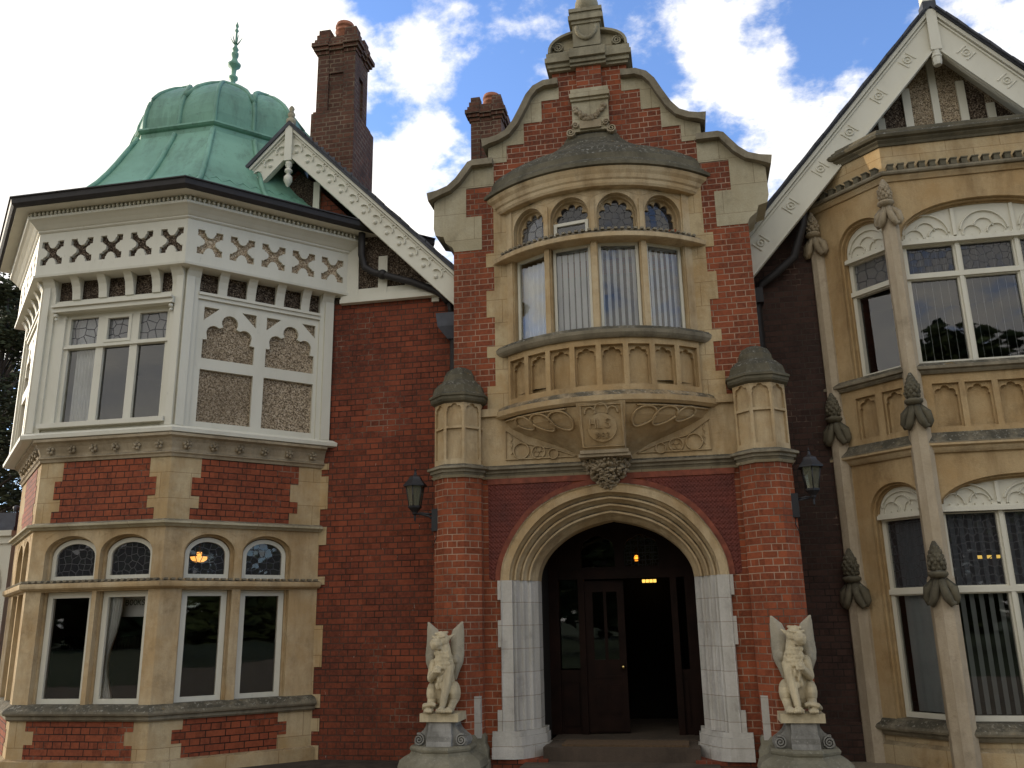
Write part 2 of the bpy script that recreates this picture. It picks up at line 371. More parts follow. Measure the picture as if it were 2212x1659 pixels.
def archp(u0, u1, v0, vs, vt, n=14, p=2.0):
    c, h = (u0+u1)/2, (u1-u0)/2; out = [(u0, v0), (u1, v0)]
    for i in range(n+1):
        a = math.pi*i/n; x, y = math.cos(a), math.sin(a)
        out.append((c+h*math.copysign(abs(x)**(2/p), x), vs+(vt-vs)*abs(y)**(2/p)))
    return out
def foil(u0, u1, v0, vs, vt, lobes=3, depth=.22, n=30):
    """An opening with a cusped head."""
    c, h = (u0+u1)/2, (u1-u0)/2; out = [(u0, v0), (u1, v0)]
    for i in range(n+1):
        a = math.pi*i/n; k = 1-depth*(1-abs(math.sin(lobes*a)))**1.3
        if i in (0, n): k = 1
        out.append((c+h*math.cos(a)*k, vs+(vt-vs)*math.sin(a)*k))
    return out
def inset(poly, d):
    n = len(poly); out = []
    for i in range(n):
        p0, p1, p2 = Vector(poly[i-1]), Vector(poly[i]), Vector(poly[(i+1) % n])
        a, b = (p1-p0), (p2-p1)
        a = a.normalized() if a.length > 1e-6 else b.normalized(); b = b.normalized() if b.length > 1e-6 else a
        na, nb = Vector((-a.y, a.x)), Vector((-b.y, b.x)); m = (na+nb)/max(.35, 1+na.dot(nb)); q = p1+m*d; out.append((q.x, q.y))
    return out
def sweep(mb, path, prof, cap=True, smooth=False):
    n = len(path); P = [Vector(p) for p in path]; rings = []
    for i in range(n):
        d1 = (P[i]-P[i-1]).normalized() if i > 0 else None; d2 = (P[i+1]-P[i]).normalized() if i < n-1 else None
        d1 = d1 or d2; d2 = d2 or d1
        n1, n2 = Vector((d1.y, -d1.x)), Vector((d2.y, -d2.x)); m = (n1+n2)/max(.3, 1+n1.dot(n2))
        rings.append([(P[i].x+m.x*o, P[i].y+m.y*o, z) for o, z in prof])
    loft(mb, rings, True, cap, smooth); return mb
def loft(mb, rings, closed=True, cap=True, smooth=False):
    k = len(rings[0]); vs = [p for r in rings for p in r]; fs = []
    for i in range(len(rings)-1):
        for j in range(k if closed else k-1):
            a = i*k+j; b = i*k+(j+1) % k; fs.append((a, b, b+k, a+k))
    if cap and closed: fs.append(tuple(reversed(range(k)))); fs.append(tuple(range(len(vs)-k, len(vs))))
    mb.add(vs, fs, smooth); return mb
def lathe(mb, c, prof, seg=20, rot=0., smooth=True, sx=1, sy=1):
    rings = []
    for r, z in prof: rings.append([(c[0]+sx*r*math.cos(rot+2*math.pi*j/seg), c[1]+sy*r*math.sin(rot+2*math.pi*j/seg), c[2]+z) for j in range(seg)])
    loft(mb, rings, True, True, smooth); return mb
def tube(mb, pts, rad, seg=8, smooth=True):
    P = [Vector(p) for p in pts]; n = len(P); rings = []; rs = rad if isinstance(rad, (list, tuple)) else [rad]*n
    ref = Vector((.13, .31, .94))
    for i in range(n):
        t = (P[min(i+1, n-1)]-P[max(i-1, 0)]).normalized(); a = t.cross(ref)
        if a.length < .1: a = t.cross(Vector((1, 0, 0)))
        a.normalize(); b = t.cross(a)
        rings.append([tuple(P[i]+(a*math.cos(2*math.pi*j/seg)+b*math.sin(2*math.pi*j/seg))*rs[i]) for j in range(seg)])
    loft(mb, rings, True, True, smooth); return mb
def ball(mb, c, r, seg=10, rings=6, sc=(1, 1, 1), rot=None):
    vs, fs = [], []; q = rot or Matrix.Identity(3)
    for i in range(rings+1):
        a = math.pi*i/rings
        for j in range(seg):
            b = 2*math.pi*j/seg; p = q @ Vector((r*sc[0]*math.sin(a)*math.cos(b), r*sc[1]*math.sin(a)*math.sin(b), r*sc[2]*math.cos(a)))
            vs.append((c[0]+p.x, c[1]+p.y, c[2]+p.z))
    for i in range(rings):
        for j in range(seg): fs.append((i*seg+j, (i+1)*seg+j, (i+1)*seg+(j+1) % seg, i*seg+(j+1) % seg))
    mb.add(vs, fs, True); return mb
def capsule(mb, a, b, ra, rb, seg=10):
    a, b = Vector(a), Vector(b); n = 5
    tube(mb, [a+(b-a)*i/n for i in range(n+1)], [ra+(rb-ra)*i/n for i in range(n+1)], seg); ball(mb, a, ra*.99, seg, 6); ball(mb, b, rb*.99, seg, 6); return mb
def ribbon(mb, fr, pts, wd, w0, w1, closed=False):
    """A raised moulding of width wd following a line drawn on the wall."""
    n = len(pts); P = [Vector(p) for p in pts]; rings = []
    for i in range(n):
        t = (P[(i+1) % n if closed else min(i+1, n-1)]-P[(i-1) % n if closed else max(i-1, 0)]).normalized(); nn = Vector((-t.y, t.x))
        a, b = P[i]+nn*wd/2, P[i]-nn*wd/2; a2, b2 = P[i]+nn*wd*.25, P[i]-nn*wd*.25
        rings.append([fr(a.x, a.y, w0), fr(a2.x, a2.y, w1), fr(b2.x, b2.y, w1), fr(b.x, b.y, w0)])
    if closed: rings.append(rings[0])
    loft(mb, rings, True, not closed); return mb
def circ(cu, cv, r, a0=0, a1=360, n=20): return [(cu+r*math.cos(R_(a0+(a1-a0)*i/n)), cv+r*math.sin(R_(a0+(a1-a0)*i/n))) for i in range(n+1)]

def empty(name, label, cat, loc, rz=0, group=None):
    o = bpy.data.objects.new(name, None); COL.objects.link(o); o.location = loc; o.rotation_euler = (0, 0, rz); o.empty_display_size = .2
    o['label'] = label; o['category'] = cat
    if group: o['group'] = group
    return o
def tag(o, label, cat, group=None):
    o['label'] = label; o['category'] = cat
    if group: o['group'] = group
    return o
def struct(o): o['kind'] = 'structure'; return o
def part(name, mat, mb, parent, **k): return mb.build(name, mat, parent, **k)

# ------------------------------------------------------------------ ground
g = MB(); n = 24
g.add([(-1500, -1500, 0), (1500, -1500, 0), (1500, 1500, 0), (-1500, 1500, 0)], [(0, 1, 2, 3)]); struct(g.build('ground', 'gravel'))
g = MB(); g.add([(-300, -400, .006), (300, -400, .006), (300, -15, .006), (-300, -15, .006)], [(0, 1, 2, 3)]); struct(g.build('lawn', 'grass'))  # out of view, added as darker ground for the window reflections
g = MB(); sweep(g, [(-9.2, 1.9), (-7.55, -1.55), (-4.9, -1.55), (-3.3, 0.02), (-2.45, 0.02)], [(-2.2, .004), (-2.2, .03), (-.25, .03), (-.08, .02), (0, .004)]); struct(g.build('planting_bed', 'soil'))

HOUSE = empty('country_house', 'red brick and stone Victorian mansion with copper dome and curved gable over the arched door', 'house', (0, 0, 0))
H = HOUSE

def window(fr, outline, fw=.055, w=-.10, th=.06, glass='glass', name='window_frame', bars=(), gw=None, parent=H, mat='white'):
    """A painted frame with its pane; bars are extra glazing bars (u0,u1,v0,v1)."""
    inn = inset(outline, fw); b = MB(); plate(b, fr, outline, [inn], w-th, w)
    for (a, c, d, e) in bars: box(b, fr, a, c, d, e, w-th*.8, w-.008)
    f = part(name, mat, b, parent)
    p = MB(); pane(p, fr, inset(outline, fw*.7), w-th*.55); part('pane' if glass == 'glass' else 'leaded_pane', glass, p, f, recalc=False)
    return f
def brick_rows(mb, fr, rows, w0, w1):
    for v0, v1, u0, u1 in rows: box(mb, fr, u0, u1, v0, v1, w0, w1)

# ------------------------------------------------------------------ plain brick walls either side of the porch
b = MB(); box(b, front(.45), -3.95, -1.80, -.1, 5.92, -.35, 0); part('brick_wall', 'brick_wall', b, H)
b = MB(); plate(b, front(1.0), [(1.4, -.1), (3.2, -.1), (3.2, 7.55), (1.4, 5.5)], [], -.35, 0); part('shaded_grimy_brick_wall', 'brick_dark', b, H)  # overshadowed recess wall, its shade is in the brick colour with the grime
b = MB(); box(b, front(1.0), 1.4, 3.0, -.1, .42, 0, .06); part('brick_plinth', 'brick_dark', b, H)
# ashlar quoins where the domed bay meets the brick wall
b = MB(); fr = front(.45); zs = [(.0, .19, 0), (.19, .35, 1), (.35, .50, 0), (.5, .62, 1), (.62, .78, 0), (.78, 1.1, 1), (1.1, 1.6, 0), (1.6, 2.1, 1), (2.1, 2.2, 0), (2.2, 2.6, 1), (2.6, 2.83, 0), (2.83, 3.06, 1), (3.06, 3.49, 0), (3.49, 3.58, 1), (3.58, 3.66, 0)]
for a, c, s in zs: box(b, fr, -3.97, -3.80 if s else -3.70, a, c, .0, .012)
part('stone_quoin', 'stone_ash', b, H)

# ------------------------------------------------------------------ the porch block
F0 = front(0)
def arch_k(k, n=18):
    """Half width and height of the door arch between the outer (k=0) and inner (k=1) curve."""
    o = [(1.31, 2.07), (1.295, 2.22), (1.245, 2.38), (1.15, 2.56), (1.03, 2.73), (.88, 2.88), (.68, 3.01), (.46, 3.095), (.22, 3.145), (0, 3.165)]
    i = [(.925, 2.07), (.905, 2.19), (.855, 2.30), (.775, 2.41), (.665, 2.51), (.535, 2.60), (.395, 2.665), (.26, 2.71), (.125, 2.745), (0, 2.77)]
    h = [(a[0]+(c[0]-a[0])*k, a[1]+(c[1]-a[1])*k) for a, c in zip(o, i)]
    g = []                                         # smooth the curve through its stations
    for q in range(len(h)-1):
        p0, p1, p2, p3 = h[max(q-1, 0)] if q else (h[0][0], h[0][1]-.12), h[q], h[q+1], h[min(q+2, len(h)-1)]
        for t in (0, .33, .67): g.append(tuple(.5*(2*p1[d]+(p2[d]-p0[d])*t+(2*p0[d]-5*p1[d]+4*p2[d]-p3[d])*t*t+(3*p1[d]-p0[d]-3*p2[d]+p3[d])*t**3) for d in (0, 1)))
    h = g+[h[-1]]
    return [(x, z) for x, z in h] + [(-x, z) for x, z in reversed(h[:-1])]      # right springing to left springing
doorhole = [(-.86, .0), (.86, .0)] + arch_k(1)
oriel_hole = rect(-1.12, 1.12, 4.85, 6.95)
body = [(-1.88, -.1), (1.88, -.1), (1.88, 6.30), (-1.88, 6.30)]
b = MB(); plate(b, F0, body, [[(-1.30, .02), (1.30, .02)] + arch_k(.0), oriel_hole[:0] or rect(-1.12, 1.12, 4.85, 6.2)], -1.0, 0)
part('brick_wall', 'brick_pale', b, H)
hw = [(1.88, 6.302), (1.90, 7.03), (1.62, 7.42), (1.36, 7.48), (1.36, 7.74), (1.05, 7.9), (.80, 8.40), (.5, 8.52), (.5, 8.80)]
gab = hw + [(-x, z) for x, z in reversed(hw)]
b = MB(); plate(b, F0, gab[:1] + gab[1:], [rect(-1.12, 1.12, 6.32, 6.95)], -.45, -.001); box(b, F0, -.165, .165, 8.41, 8.79, 0, .07); part('gable_brickwork', 'brick_gable', b, H)
# curved coping and the stones below it
T1 = [(2.23, 7.15), (2.09, 7.175), (1.95, 7.225), (1.84, 7.32), (1.74, 7.45), (1.67, 7.545), (1.60, 7.57), (1.33, 7.57)]
T2 = [(1.48, 7.865), (1.38, 7.87), (1.27, 7.895), (1.15, 7.955), (1.05, 8.08), (.95, 8.27), (.86, 8.455), (.76, 8.575), (.62, 8.64), (.42, 8.645)]
def off_down(T, d):
    P = [Vector(p) for p in T]; out = []
    for i in range(len(P)):
        t = (P[min(i+1, len(P)-1)]-P[max(i-1, 0)]).normalized(); nn = Vector((-t.y, t.x)); nn = nn if nn.y < 0 or (abs(nn.y) < 1e-6) else nn
        nn = Vector((t.y, -t.x)) if Vector((t.y, -t.x)).y < 0 else Vector((-t.y, t.x))
        q = P[i]+nn*d; out.append((q.x, q.y))
    return out
for sg in (1, -1):
    for T in (T1, T2):
        lo = off_down(T, .085); mid = off_down(T, .05); lo[0] = (T[0][0]-.02, T[0][1]-.12); lo[-1] = (T[-1][0], T[-1][1]-.085)
        b = MB(); poly = [(sg*x, z) for x, z in T] + [(sg*x, z) for x, z in reversed(lo)]
        plate(b, F0, poly if sg < 0 else list(reversed(poly)), [], -.52, .10); part('gable_coping', 'stone_dark', b, H)
    L1 = [(x, z) for x, z in off_down(T1, .08)]; L2 = [(x, z) for x, z in off_down(T2, .08)]
    s1 = [(2.15, 7.04)] + [p for p in L1 if p[0] < 2.1] + [(1.33, 7.20), (1.71, 7.20), (1.71, 6.78), (1.50, 6.78), (1.50, 6.30), (1.87, 6.30), (1.90, 6.37), (1.99, 6.44), (2.02, 6.53), (2.13, 6.56), (2.155, 6.66)]
    s2 = [(1.40, 7.76)] + [p for p in L2 if p[0] < 1.36] + [(.42, 8.38), (.66, 8.38), (.66, 8.07), (.91, 8.07), (.91, 7.77), (1.15, 7.77), (1.15, 7.53), (1.40, 7.53)]
    for sp, dep in ((s1, -.5), (s2, -.46)):
        b = MB(); poly = [(sg*x, z) for x, z in sp]; plate(b, F0, poly if sg > 0 else list(reversed(poly)), [], dep, .006); part('gable_stone', 'stone_pale', b, H)
# quoins of the oriel jambs
for sg in (1, -1):
    b = MB()
    for v0, v1, long in ((6.23, 6.85, 0), (6.04, 6.23, 1), (5.71, 6.04, 0), (5.35, 5.71, 1), (4.96, 5.35, 0), (4.81, 4.96, 1), (4.44, 4.81, 0), (4.13, 4.44, 1)):
        u1 = 1.445 if long else 1.34; box(b, F0, *(sorted((sg*1.10, sg*u1))), v0, v1, -.1, .008)
    part('jamb_quoin', 'stone_ash', b, H)

# pediment and urn on the gable top
b = MB()
for hwid, v0, v1, w1 in ((.53, 8.78, 8.82, .05), (.55, 8.82, 8.88, .08), (.58, 8.88, 8.95, .12), (.56, 8.95, 9.03, .10), (.53, 9.03, 9.06, .05)):
    box(b, F0, -hwid, hwid, v0, v1, -.52, w1); box(b, F0, -.24, .24, v0+.004, v1-.004, w1, w1+.055)
ped = part('pediment', 'stone_cap', b, H)
seg = [(.53*math.cos(R_(a)), 9.06+.30*math.sin(R_(a))**.8) for a in range(0, 181, 10)]
b = MB(); plate(b, F0, seg, [], -.42, .0); part('pediment_field', 'stone_pale', b, ped)
b = MB(); ribbon(b, F0, [(x*.985, z-.01) for x, z in seg], .07, -.42, .085); part('pediment_hood', 'stone_cap', b, ped)
for sg in (1, -1):
    b = MB(); sp = [(sg*.40+.075*(1-t/26)*math.cos(t*.62)*sg, 9.145+.075*(1-t/26)*math.sin(t*.62)) for t in range(24)]
    ribbon(b, F0, sp, .03, .0, .05); part('scroll', 'stone_cap', b, ped)
b = MB(); box(b, F0, -.185, .185, 9.06, 9.40, -.45, .13)
for t in range(15):
    a = R_(205+130*t/14); ball(b, F0(.13*math.cos(a)*1.0, 9.36+.19*math.sin(a), .14), .034, 8, 5)
ball(b, F0(-.13, 9.33, .13), .03, 8, 5, (1, 1, 2)); ball(b, F0(.13, 9.33, .13), .03, 8, 5, (1, 1, 2)); part('carved_block', 'stone_cap', b, ped)
b = MB()
for hwid, v0, v1, w1 in ((.20, 9.40, 9.45, .15), (.235, 9.45, 9.52, .18), (.21, 9.52, 9.58, .15), (.225, 9.58, 9.635, .17)): box(b, F0, -hwid, hwid, v0, v1, -.45, w1)
part('pediment_cap', 'stone_cap', b, ped)
b = MB(); lathe(b, (0, .13, 9.635), [(.10, 0), (.11, .03), (.075, .06), (.10, .09), (.15, .15), (.165, .22), (.16, .28), (.13, .33), (.14, .36), (.09, .4), (.04, .55), (0, .6)], 20); part('stone_urn', 'stone_cap', b, ped)

# carved tablet under the pediment
b = MB(); box(b, F0, -.24, .24, 7.80, 8.24, 0, .09); box(b, F0, -.25, .25, 8.24, 8.28, 0, .12); box(b, F0, -.265, .265, 8.28, 8.34, 0, .15); box(b, F0, -.25, .25, 8.34, 8.42, 0, .12)
tab = part('carved_tablet', 'stone_pale', b, H)
b = MB()
for t in range(23):
    a = t/22; x = -.20+.40*a; z = 8.13-.17*math.sin(math.pi*a)
    for q in range(4): ball(b, F0(x+rnd.uniform(-.02, .02), z+rnd.uniform(-.03, .03), .10+rnd.uniform(0, .03)), rnd.uniform(.018, .03), 7, 4)
part('swag', 'stone_carv', b, tab)
b = MB()
for sg in (1, -1):
    sp = [(sg*.27+.065*(1-t/24)*math.cos(t*.6+2)*sg, 7.80+.065*(1-t/24)*math.sin(t*.6+2)) for t in range(22)]; ribbon(b, F0, sp, .03, 0, .10)
    sp = [(sg*.20+.045*(1-t/20)*math.cos(t*.6)*sg, 7.88+.045*(1-t/20)*math.sin(t*.6)) for t in range(18)]; ribbon(b, F0, sp, .025, .05, .13)
box(b, F0, -.14, .14, 7.82, 7.93, .08, .13); part('scroll', 'stone_carv', b, tab)

# ------------------------------------------------------------------ oriel window over the door
def bow(w, s, n=28, a=45.):
    return [(w*math.sin(R_(-a+2*a*i/n))/math.sin(R_(a)), -s*(math.cos(R_(-a+2*a*i/n))-math.cos(R_(a)))/(1-math.cos(R_(a)))) for i in range(n+1)]
def bowloft(levels, n=28):
    mb = MB(); rings = []
    for w, s, z in levels: rings.append([(x, y, z) for x, y in bow(w, s, n)])
    loft(mb, rings, False, False); return mb
def bowsolid(levels, n=28):
    mb = MB(); rings = []
    for w, s, z in levels: rings.append([(x, y, z) for x, y in bow(w, s, n)] + [(w*.9, .12, z), (-w*.9, .12, z)])
    loft(mb, rings, True, True); return mb
b = bowsolid([(1.42, .60, 6.99), (1.47, .63, 7.0), (1.47, .63, 7.045), (1.42, .60, 7.06), (1.40, .585, 7.10), (1.36, .56, 7.12), (1.35, .55, 7.20), (1.31, .52, 7.26), (1.24, .48, 7.31), (1.2, .455, 7.315), (1.15, .43, 7.36), (1.0, .36, 7.42), (.8, .28, 7.48), (.6, .20, 7.55), (.46, .14, 7.62), (.38, .10, 7.69), (.34, .08, 7.76), (.30, .05, 7.79)], 40)
oriel_roof = part('oriel_roof', 'stone_lich', b, H)
b = bowsolid([(1.27, .525, 6.76), (1.30, .54, 6.79), (1.31, .545, 6.83), (1.34, .56, 6.85), (1.36, .57, 6.90), (1.41, .59, 6.94), (1.43, .605, 6.985)], 40); part('oriel_cornice', 'stone', b, H)
b = bowsolid([(1.33, .555, 6.055), (1.36, .575, 6.065), (1.36, .575, 6.12), (1.27, .53, 6.17), (1.2, .49, 6.175)], 40); tr = part('oriel_transom', 'stone', b, H)
b = MB(); R0 = 1.80
for i in range(34):
    a = R_(-42+84*i/33); fr = Fr((R0*math.sin(a), (1.762-.52)-R0*math.cos(a)), (math.cos(a), math.sin(a))); box(b, fr, -.02, .02, 6.155, 6.178, -.08, .02)
part('crenel_row', 'stone_dark', b, tr)
b = bowsolid([(1.26, .52, 4.80), (1.30, .54, 4.82), (1.33, .56, 4.85), (1.34, .565, 4.89), (1.30, .54, 4.93), (1.2, .47, 4.95)], 40); part('oriel_sill', 'stone_dark', b, H)
YC = 1.762-.52
OR = []
for i in range(4):
    a = R_(-30.45+20.3*i); Rr = 1.70*math.cos(R_(10.15)); OR.append(Fr((Rr*math.sin(a), YC-Rr*math.cos(a)), (math.cos(a), math.sin(a))))
hwid = 1.70*math.sin(R_(10.15))
for i, fr in enumerate(OR):
    b = MB(); o2 = rect(-hwid-.004, hwid+.004, 4.9, 6.80)
    plate(b, fr, o2, [archp(-.25, .25, 6.17, 6.44, 6.705, 16), rect(-.252, .252, 4.94, 6.06)], -.07, 0)
    plate(b, fr, o2, [archp(-.235, .235, 6.17, 6.43, 6.685, 16), rect(-.245, .245, 4.94, 6.06)], -.12, -.071)
    plate(b, fr, o2, [foil(-.215, .215, 6.17, 6.42, 6.67, 5, .26, 40), rect(-.24, .24, 4.94, 6.06)], -.16, -.121)
    for sg in (1, -1): plate(b, fr, [(sg*.10, 6.735), (sg*.285, 6.735), (sg*.285, 6.66)][::sg], [], 0, .004)
    o = part('oriel_light', 'stone', b, H)
    if i == 1:
        window(fr, rect(-.225, .225, 6.17, 6.40), .04, -.06, .05, 'glass', 'hopper_frame'); pb = MB(); pane(pb, fr, foil(-.22, .22, 6.40, 6.41, 6.68, 5, 0, 30), -.145); part('leaded_pane', 'leaded', pb, o, recalc=False)
    else:
        pb = MB(); pane(pb, fr, rect(-.235, .235, 6.16, 6.69), -.145); part('leaded_pane', 'leaded' if i else 'leadedw', pb, o, recalc=False)
    window(fr, rect(-.243, .243, 4.94, 6.055), .034, -.055, .04)
b = MB()
for i in range(5):
    a = R_(-40.6+20.3*i); fr = Fr((1.70*math.sin(a), YC-1.70*math.cos(a)), (math.cos(a), math.sin(a)))
    if i in (0, 4): box(b, fr, *((-.16, .035) if i == 0 else (-.035, .16)), 4.93, 6.80, -.25, .012)
    else: box(b, fr, -.034, .034, 4.93, 6.07, -.14, .022); box(b, fr, -.026, .026, 6.17, 6.62, -.14, .018)
part('mullion', 'stone', b, H)
# panelled apron
b = MB(); 
for i in range(8):
    a = R_(-36.75+10.5*i); Rr = 1.74*math.cos(R_(5.25)); fr = Fr((Rr*math.sin(a), YC-Rr*math.cos(a)), (math.cos(a), math.sin(a))); hp = 1.74*math.sin(R_(5.25))+.002
    plate(b, fr, rect(-hp, hp, 4.13, 4.83), [rect(-.128, .128, 4.235, 4.725)], -.05, 0)
    plate(b, fr, rect(-hp, hp, 4.15, 4.82), [foil(-.112, .112, 4.255, 4.60, 4.705, 3, .24, 30)], -.10, -.05); box(b, fr, -hp, hp, 4.15, 4.82, -.16, -.095)
part('panelled_apron', 'stone_or', b, H)
b = MB()
for sg in (1, -1): box(b, F0, *sorted((sg*1.15, sg*1.34)), 4.14, 4.83, -.1, .006)
part('jamb_stone', 'stone', b, H)
b = bowsolid([(1.30, .55, 4.00), (1.36, .585, 4.03), (1.37, .59, 4.09), (1.31, .555, 4.13), (1.26, .525, 4.16)], 40)
for sg in (1, -1): box(b, F0, *sorted((sg*1.3, sg*1.52)), 4.045, 4.14, -.1, .05)
part('oriel_string', 'stone', b, H)
# carved corbelling below
b = bowsolid([(.30, .10, 3.47), (.36, .16, 3.52), (.55, .26, 3.62), (.80, .36, 3.72), (1.0, .43, 3.80), (1.15, .48, 3.88), (1.25, .53, 3.99)], 40); corb = part('oriel_corbel', 'stone', b, H)
b = MB()
def cb(a, t):   # a point on the corbel: angle fraction a (-1..1), height t
    lv = [(.30, .10, 3.47), (.55, .26, 3.62), (.80, .36, 3.72), (1.0, .43, 3.80), (1.15, .48, 3.88), (1.25, .53, 3.99)]
    for i in range(5):
        if t <= lv[i+1][2] or i == 4:
            k = (t-lv[i][2])/(lv[i+1][2]-lv[i][2]); w = lv[i][0]+k*(lv[i+1][0]-lv[i][0]); s = lv[i][1]+k*(lv[i+1][1]-lv[i][1]); break
    ph = R_(45)*a; return (w*math.sin(ph)/math.sin(R_(45)), -s*(math.cos(ph)-math.cos(R_(45)))/(1-math.cos(R_(45)))-.012, t)
for sg in (1, -1):
    b = MB()
    for (ca, cz, r) in ((.40, 3.86, .105), (.60, 3.87, .10), (.79, 3.90, .08)):
        pts = [cb(sg*(ca+r*1.05*math.cos(R_(q))), min(3.985, cz+r*math.sin(R_(q)))) for q in range(0, 361, 18)]; tube(b, pts, .015, 6)
    tube(b, [cb(sg*(.30+.68*t/12), 3.975) for t in range(13)], .014, 6)
    part('tracery', 'stone', b, corb)
b = MB()
pr = [(-.25, 3.50, .30), (.25, 3.50, .30), (.29, 4.01, .50), (-.29, 4.01, .50)]
fr = F0
vs = [fr(-.24, 3.50, .33), fr(.24, 3.50, .33), fr(.285, 4.02, .56), fr(-.285, 4.02, .56), fr(-.24, 3.50, -.05), fr(.24, 3.50, -.05), fr(.285, 4.02, -.05), fr(-.285, 4.02, -.05)]
b.add(vs, [(0, 1, 2, 3), (5, 4, 7, 6), (0, 4, 5, 1), (2, 6, 7, 3), (1, 5, 6, 2), (4, 0, 3, 7)]); blk = part('shield_block', 'stone', b, corb)
class Tilt:
    def __call__(s, u, v, w=0.):
        k = (v-3.50)/.52; return (u, -(.33+.23*k)-w, v-.0)
TL = Tilt()
b = MB(); ribbon(b, TL, rect(-.235, .235, 3.535, 3.985), .035, 0, .022, True)
sh = [(0.17*math.sin(R_(a))*(1 if abs(math.sin(R_(a))) else 1), 3.735-.155*math.cos(R_(a))) for a in range(0, 361, 20)][:-1]
plate(b, TL, [(x, z) for x, z in sh], [], 0, .03)
for cx_, cz_, r_ in ((-.13, 3.90, .06), (0, 3.925, .075), (.13, 3.90, .06)): ribbon(b, TL, circ(cx_, cz_, r_, -10, 190), .022, 0, .03)
def letters(fr, txt, u0, v0, h, w0, w1, mb):
    G = {'H': [[(0, 0), (0, 1)], [(.6, 0), (.6, 1)], [(0, .5), (.6, .5)]], 'L': [[(0, 1), (0, 0), (.55, 0)]], 'S': [[(.6, .85), (.35, 1), (.08, .88), (.1, .62), (.5, .42), (.55, .15), (.3, 0), (0, .12)]],
         '1': [[(.2, .8), (.35, 1), (.35, 0)]], '8': [[(.3, .5), (.05, .72), (.3, 1), (.55, .72), (.3, .5), (.02, .25), (.3, 0), (.58, .25), (.3, .5)]], '3': [[(.05, .9), (.35, 1), (.55, .78), (.25, .53), (.58, .28), (.3, 0), (0, .1)]],
         'B': [[(0, 0), (0, 1), (.45, .92), (.5, .68), (.35, .53), (0, .53)], [(.35, .53), (.6, .35), (.5, .06), (0, 0)]], 'O': [[(.32, 0), (.06, .2), (.0, .5), (.06, .8), (.32, 1), (.58, .8), (.64, .5), (.58, .2), (.32, 0)]], 'K': [[(0, 0), (0, 1)], [(.58, 1), (.02, .45)], [(.18, .6), (.6, 0)]]}
    u = u0
    for ch in txt:
        for st in G[ch]: ribbon(mb, fr, [(u+x*h, v0+y*h) for x, y in st], h*.16, w0, w1)
        u += h*(.55 if ch == '1' else .86)
letters(TL, 'HLS', -.135, 3.73, .10, .03, .052, b); letters(TL, '1883', -.095, 3.62, .06, .03, .048, b)
part('shield', 'stone', b, blk)
# frieze with tracery either side
b = MB(); box(b, F0, -1.53, 1.53, 3.43, 4.05, -.1, .007); fz = part('stone_frieze', 'stone', b, H)
for sg in (1, -1):
    b = MB(); q = lambda x, z: (sg*x, z)
    ribbon(b, F0, [q(.36, 3.50), q(.62, 3.60), q(.95, 3.68), q(1.22, 3.86), q(1.22, 3.50), q(.36, 3.50)], .02, .005, .03)
    for cx_, cz_, r_ in ((.64, 3.545, .06), (.82, 3.575, .08), (1.03, 3.60, .095)): ribbon(b, F0, [q(*p) for p in circ(cx_, cz_, r_)], .022, .005, .035)
    for k in range(3): ribbon(b, F0, [q(*p) for p in circ(.82+.035*math.cos(R_(90+120*k)), 3.575+.035*math.sin(R_(90+120*k)), .034)], .012, .005, .025)
    for k in range(3): ribbon(b, F0, [q(*p) for p in circ(1.18, 3.60+.08*k, .04, 120, 240)], .014, .005, .025)
    part('tracery', 'stone', b, fz)
# foliate corbel
b = MB()
lathe(b, F0(0, 3.10, 0), [(.02, 0), (.06, .03), (.09, .08), (.12, .12), (.19, .18), (.25, .25), (.27, .33)], 16)
for i in range(240):
    t = rnd.random()**.7; a = rnd.uniform(-92, 92); prof = .03+.245*math.sin(t*math.pi/2)**1.0; z = 3.09+.33*t
    c = F0(prof*math.sin(R_(a)), z, prof*math.cos(R_(a))); m = Matrix.Rotation(rnd.uniform(0, 6.3), 3, 'Z') @ Matrix.Rotation(rnd.uniform(-.8, .8), 3, 'X')
    ball(b, c, rnd.uniform(.015, .03), 6, 4, (1.5, .6, .9), m)
box(b, F0, -.30, .30, 3.425, 3.46, 0, .33); box(b, F0, -.28, .28, 3.46, 3.50, 0, .35); part('foliate_corbel', 'stone_carv', b, corb)

# octagonal piers, cornice, turrets
def octp(cx, cy, ap, a0, a1):
    Rr = ap/math.cos(R_(22.5)); return [(cx+Rr*math.cos(R_(a)), cy+Rr*math.sin(R_(a))) for a in range(a0, a1+1, 45)] if False else [(cx+Rr*math.cos(R_(a0+45*i)), cy+Rr*math.sin(R_(a0+45*i))) for i in range(int((a1-a0)/45)+1)]
def oct_prism(mb, cx, cy, lv):
    rings = []
    for ap, z in lv: rr = ap/math.cos(R_(22.5)); rings.append([(cx+rr*math.cos(R_(22.5+45*j)), cy+rr*math.sin(R_(22.5+45*j)), z) for j in range(8)])
    loft(mb, rings, True, True); return mb
pathL = [(-2.095, .45)] + octp(-1.80, 0, .29, 157.5, 337.5)[0:] + [(-1.50, 0)]
pl = octp(-1.80, 0, .29, 157.5, 292.5); pr_ = octp(1.80, 0, .29, 247.5, 382.5)
plan = [(pl[0][0], .45)] + pl + [(pl[-1][0]+.21*0+.17, pl[-1][1]+.17)] if False else None
plA = [(-2.09, .45), (-2.09, -.12), (-1.92, -.29), (-1.68, -.29), (-1.51, -.12), (-1.51, 0.0), (1.51, 0.0), (1.51, -.12), (1.68, -.29), (1.92, -.29), (2.09, -.12), (2.09, 1.0)]
b = MB(); sweep(b, plA, [(-.05, 3.30), (.015, 3.30), (.03, 3.33), (.05, 3.335), (.05, 3.365), (.085, 3.375), (.085, 3.40), (.01, 3.435), (-.05, 3.437)]); part('porch_cornice', 'stone_dark', b, H)
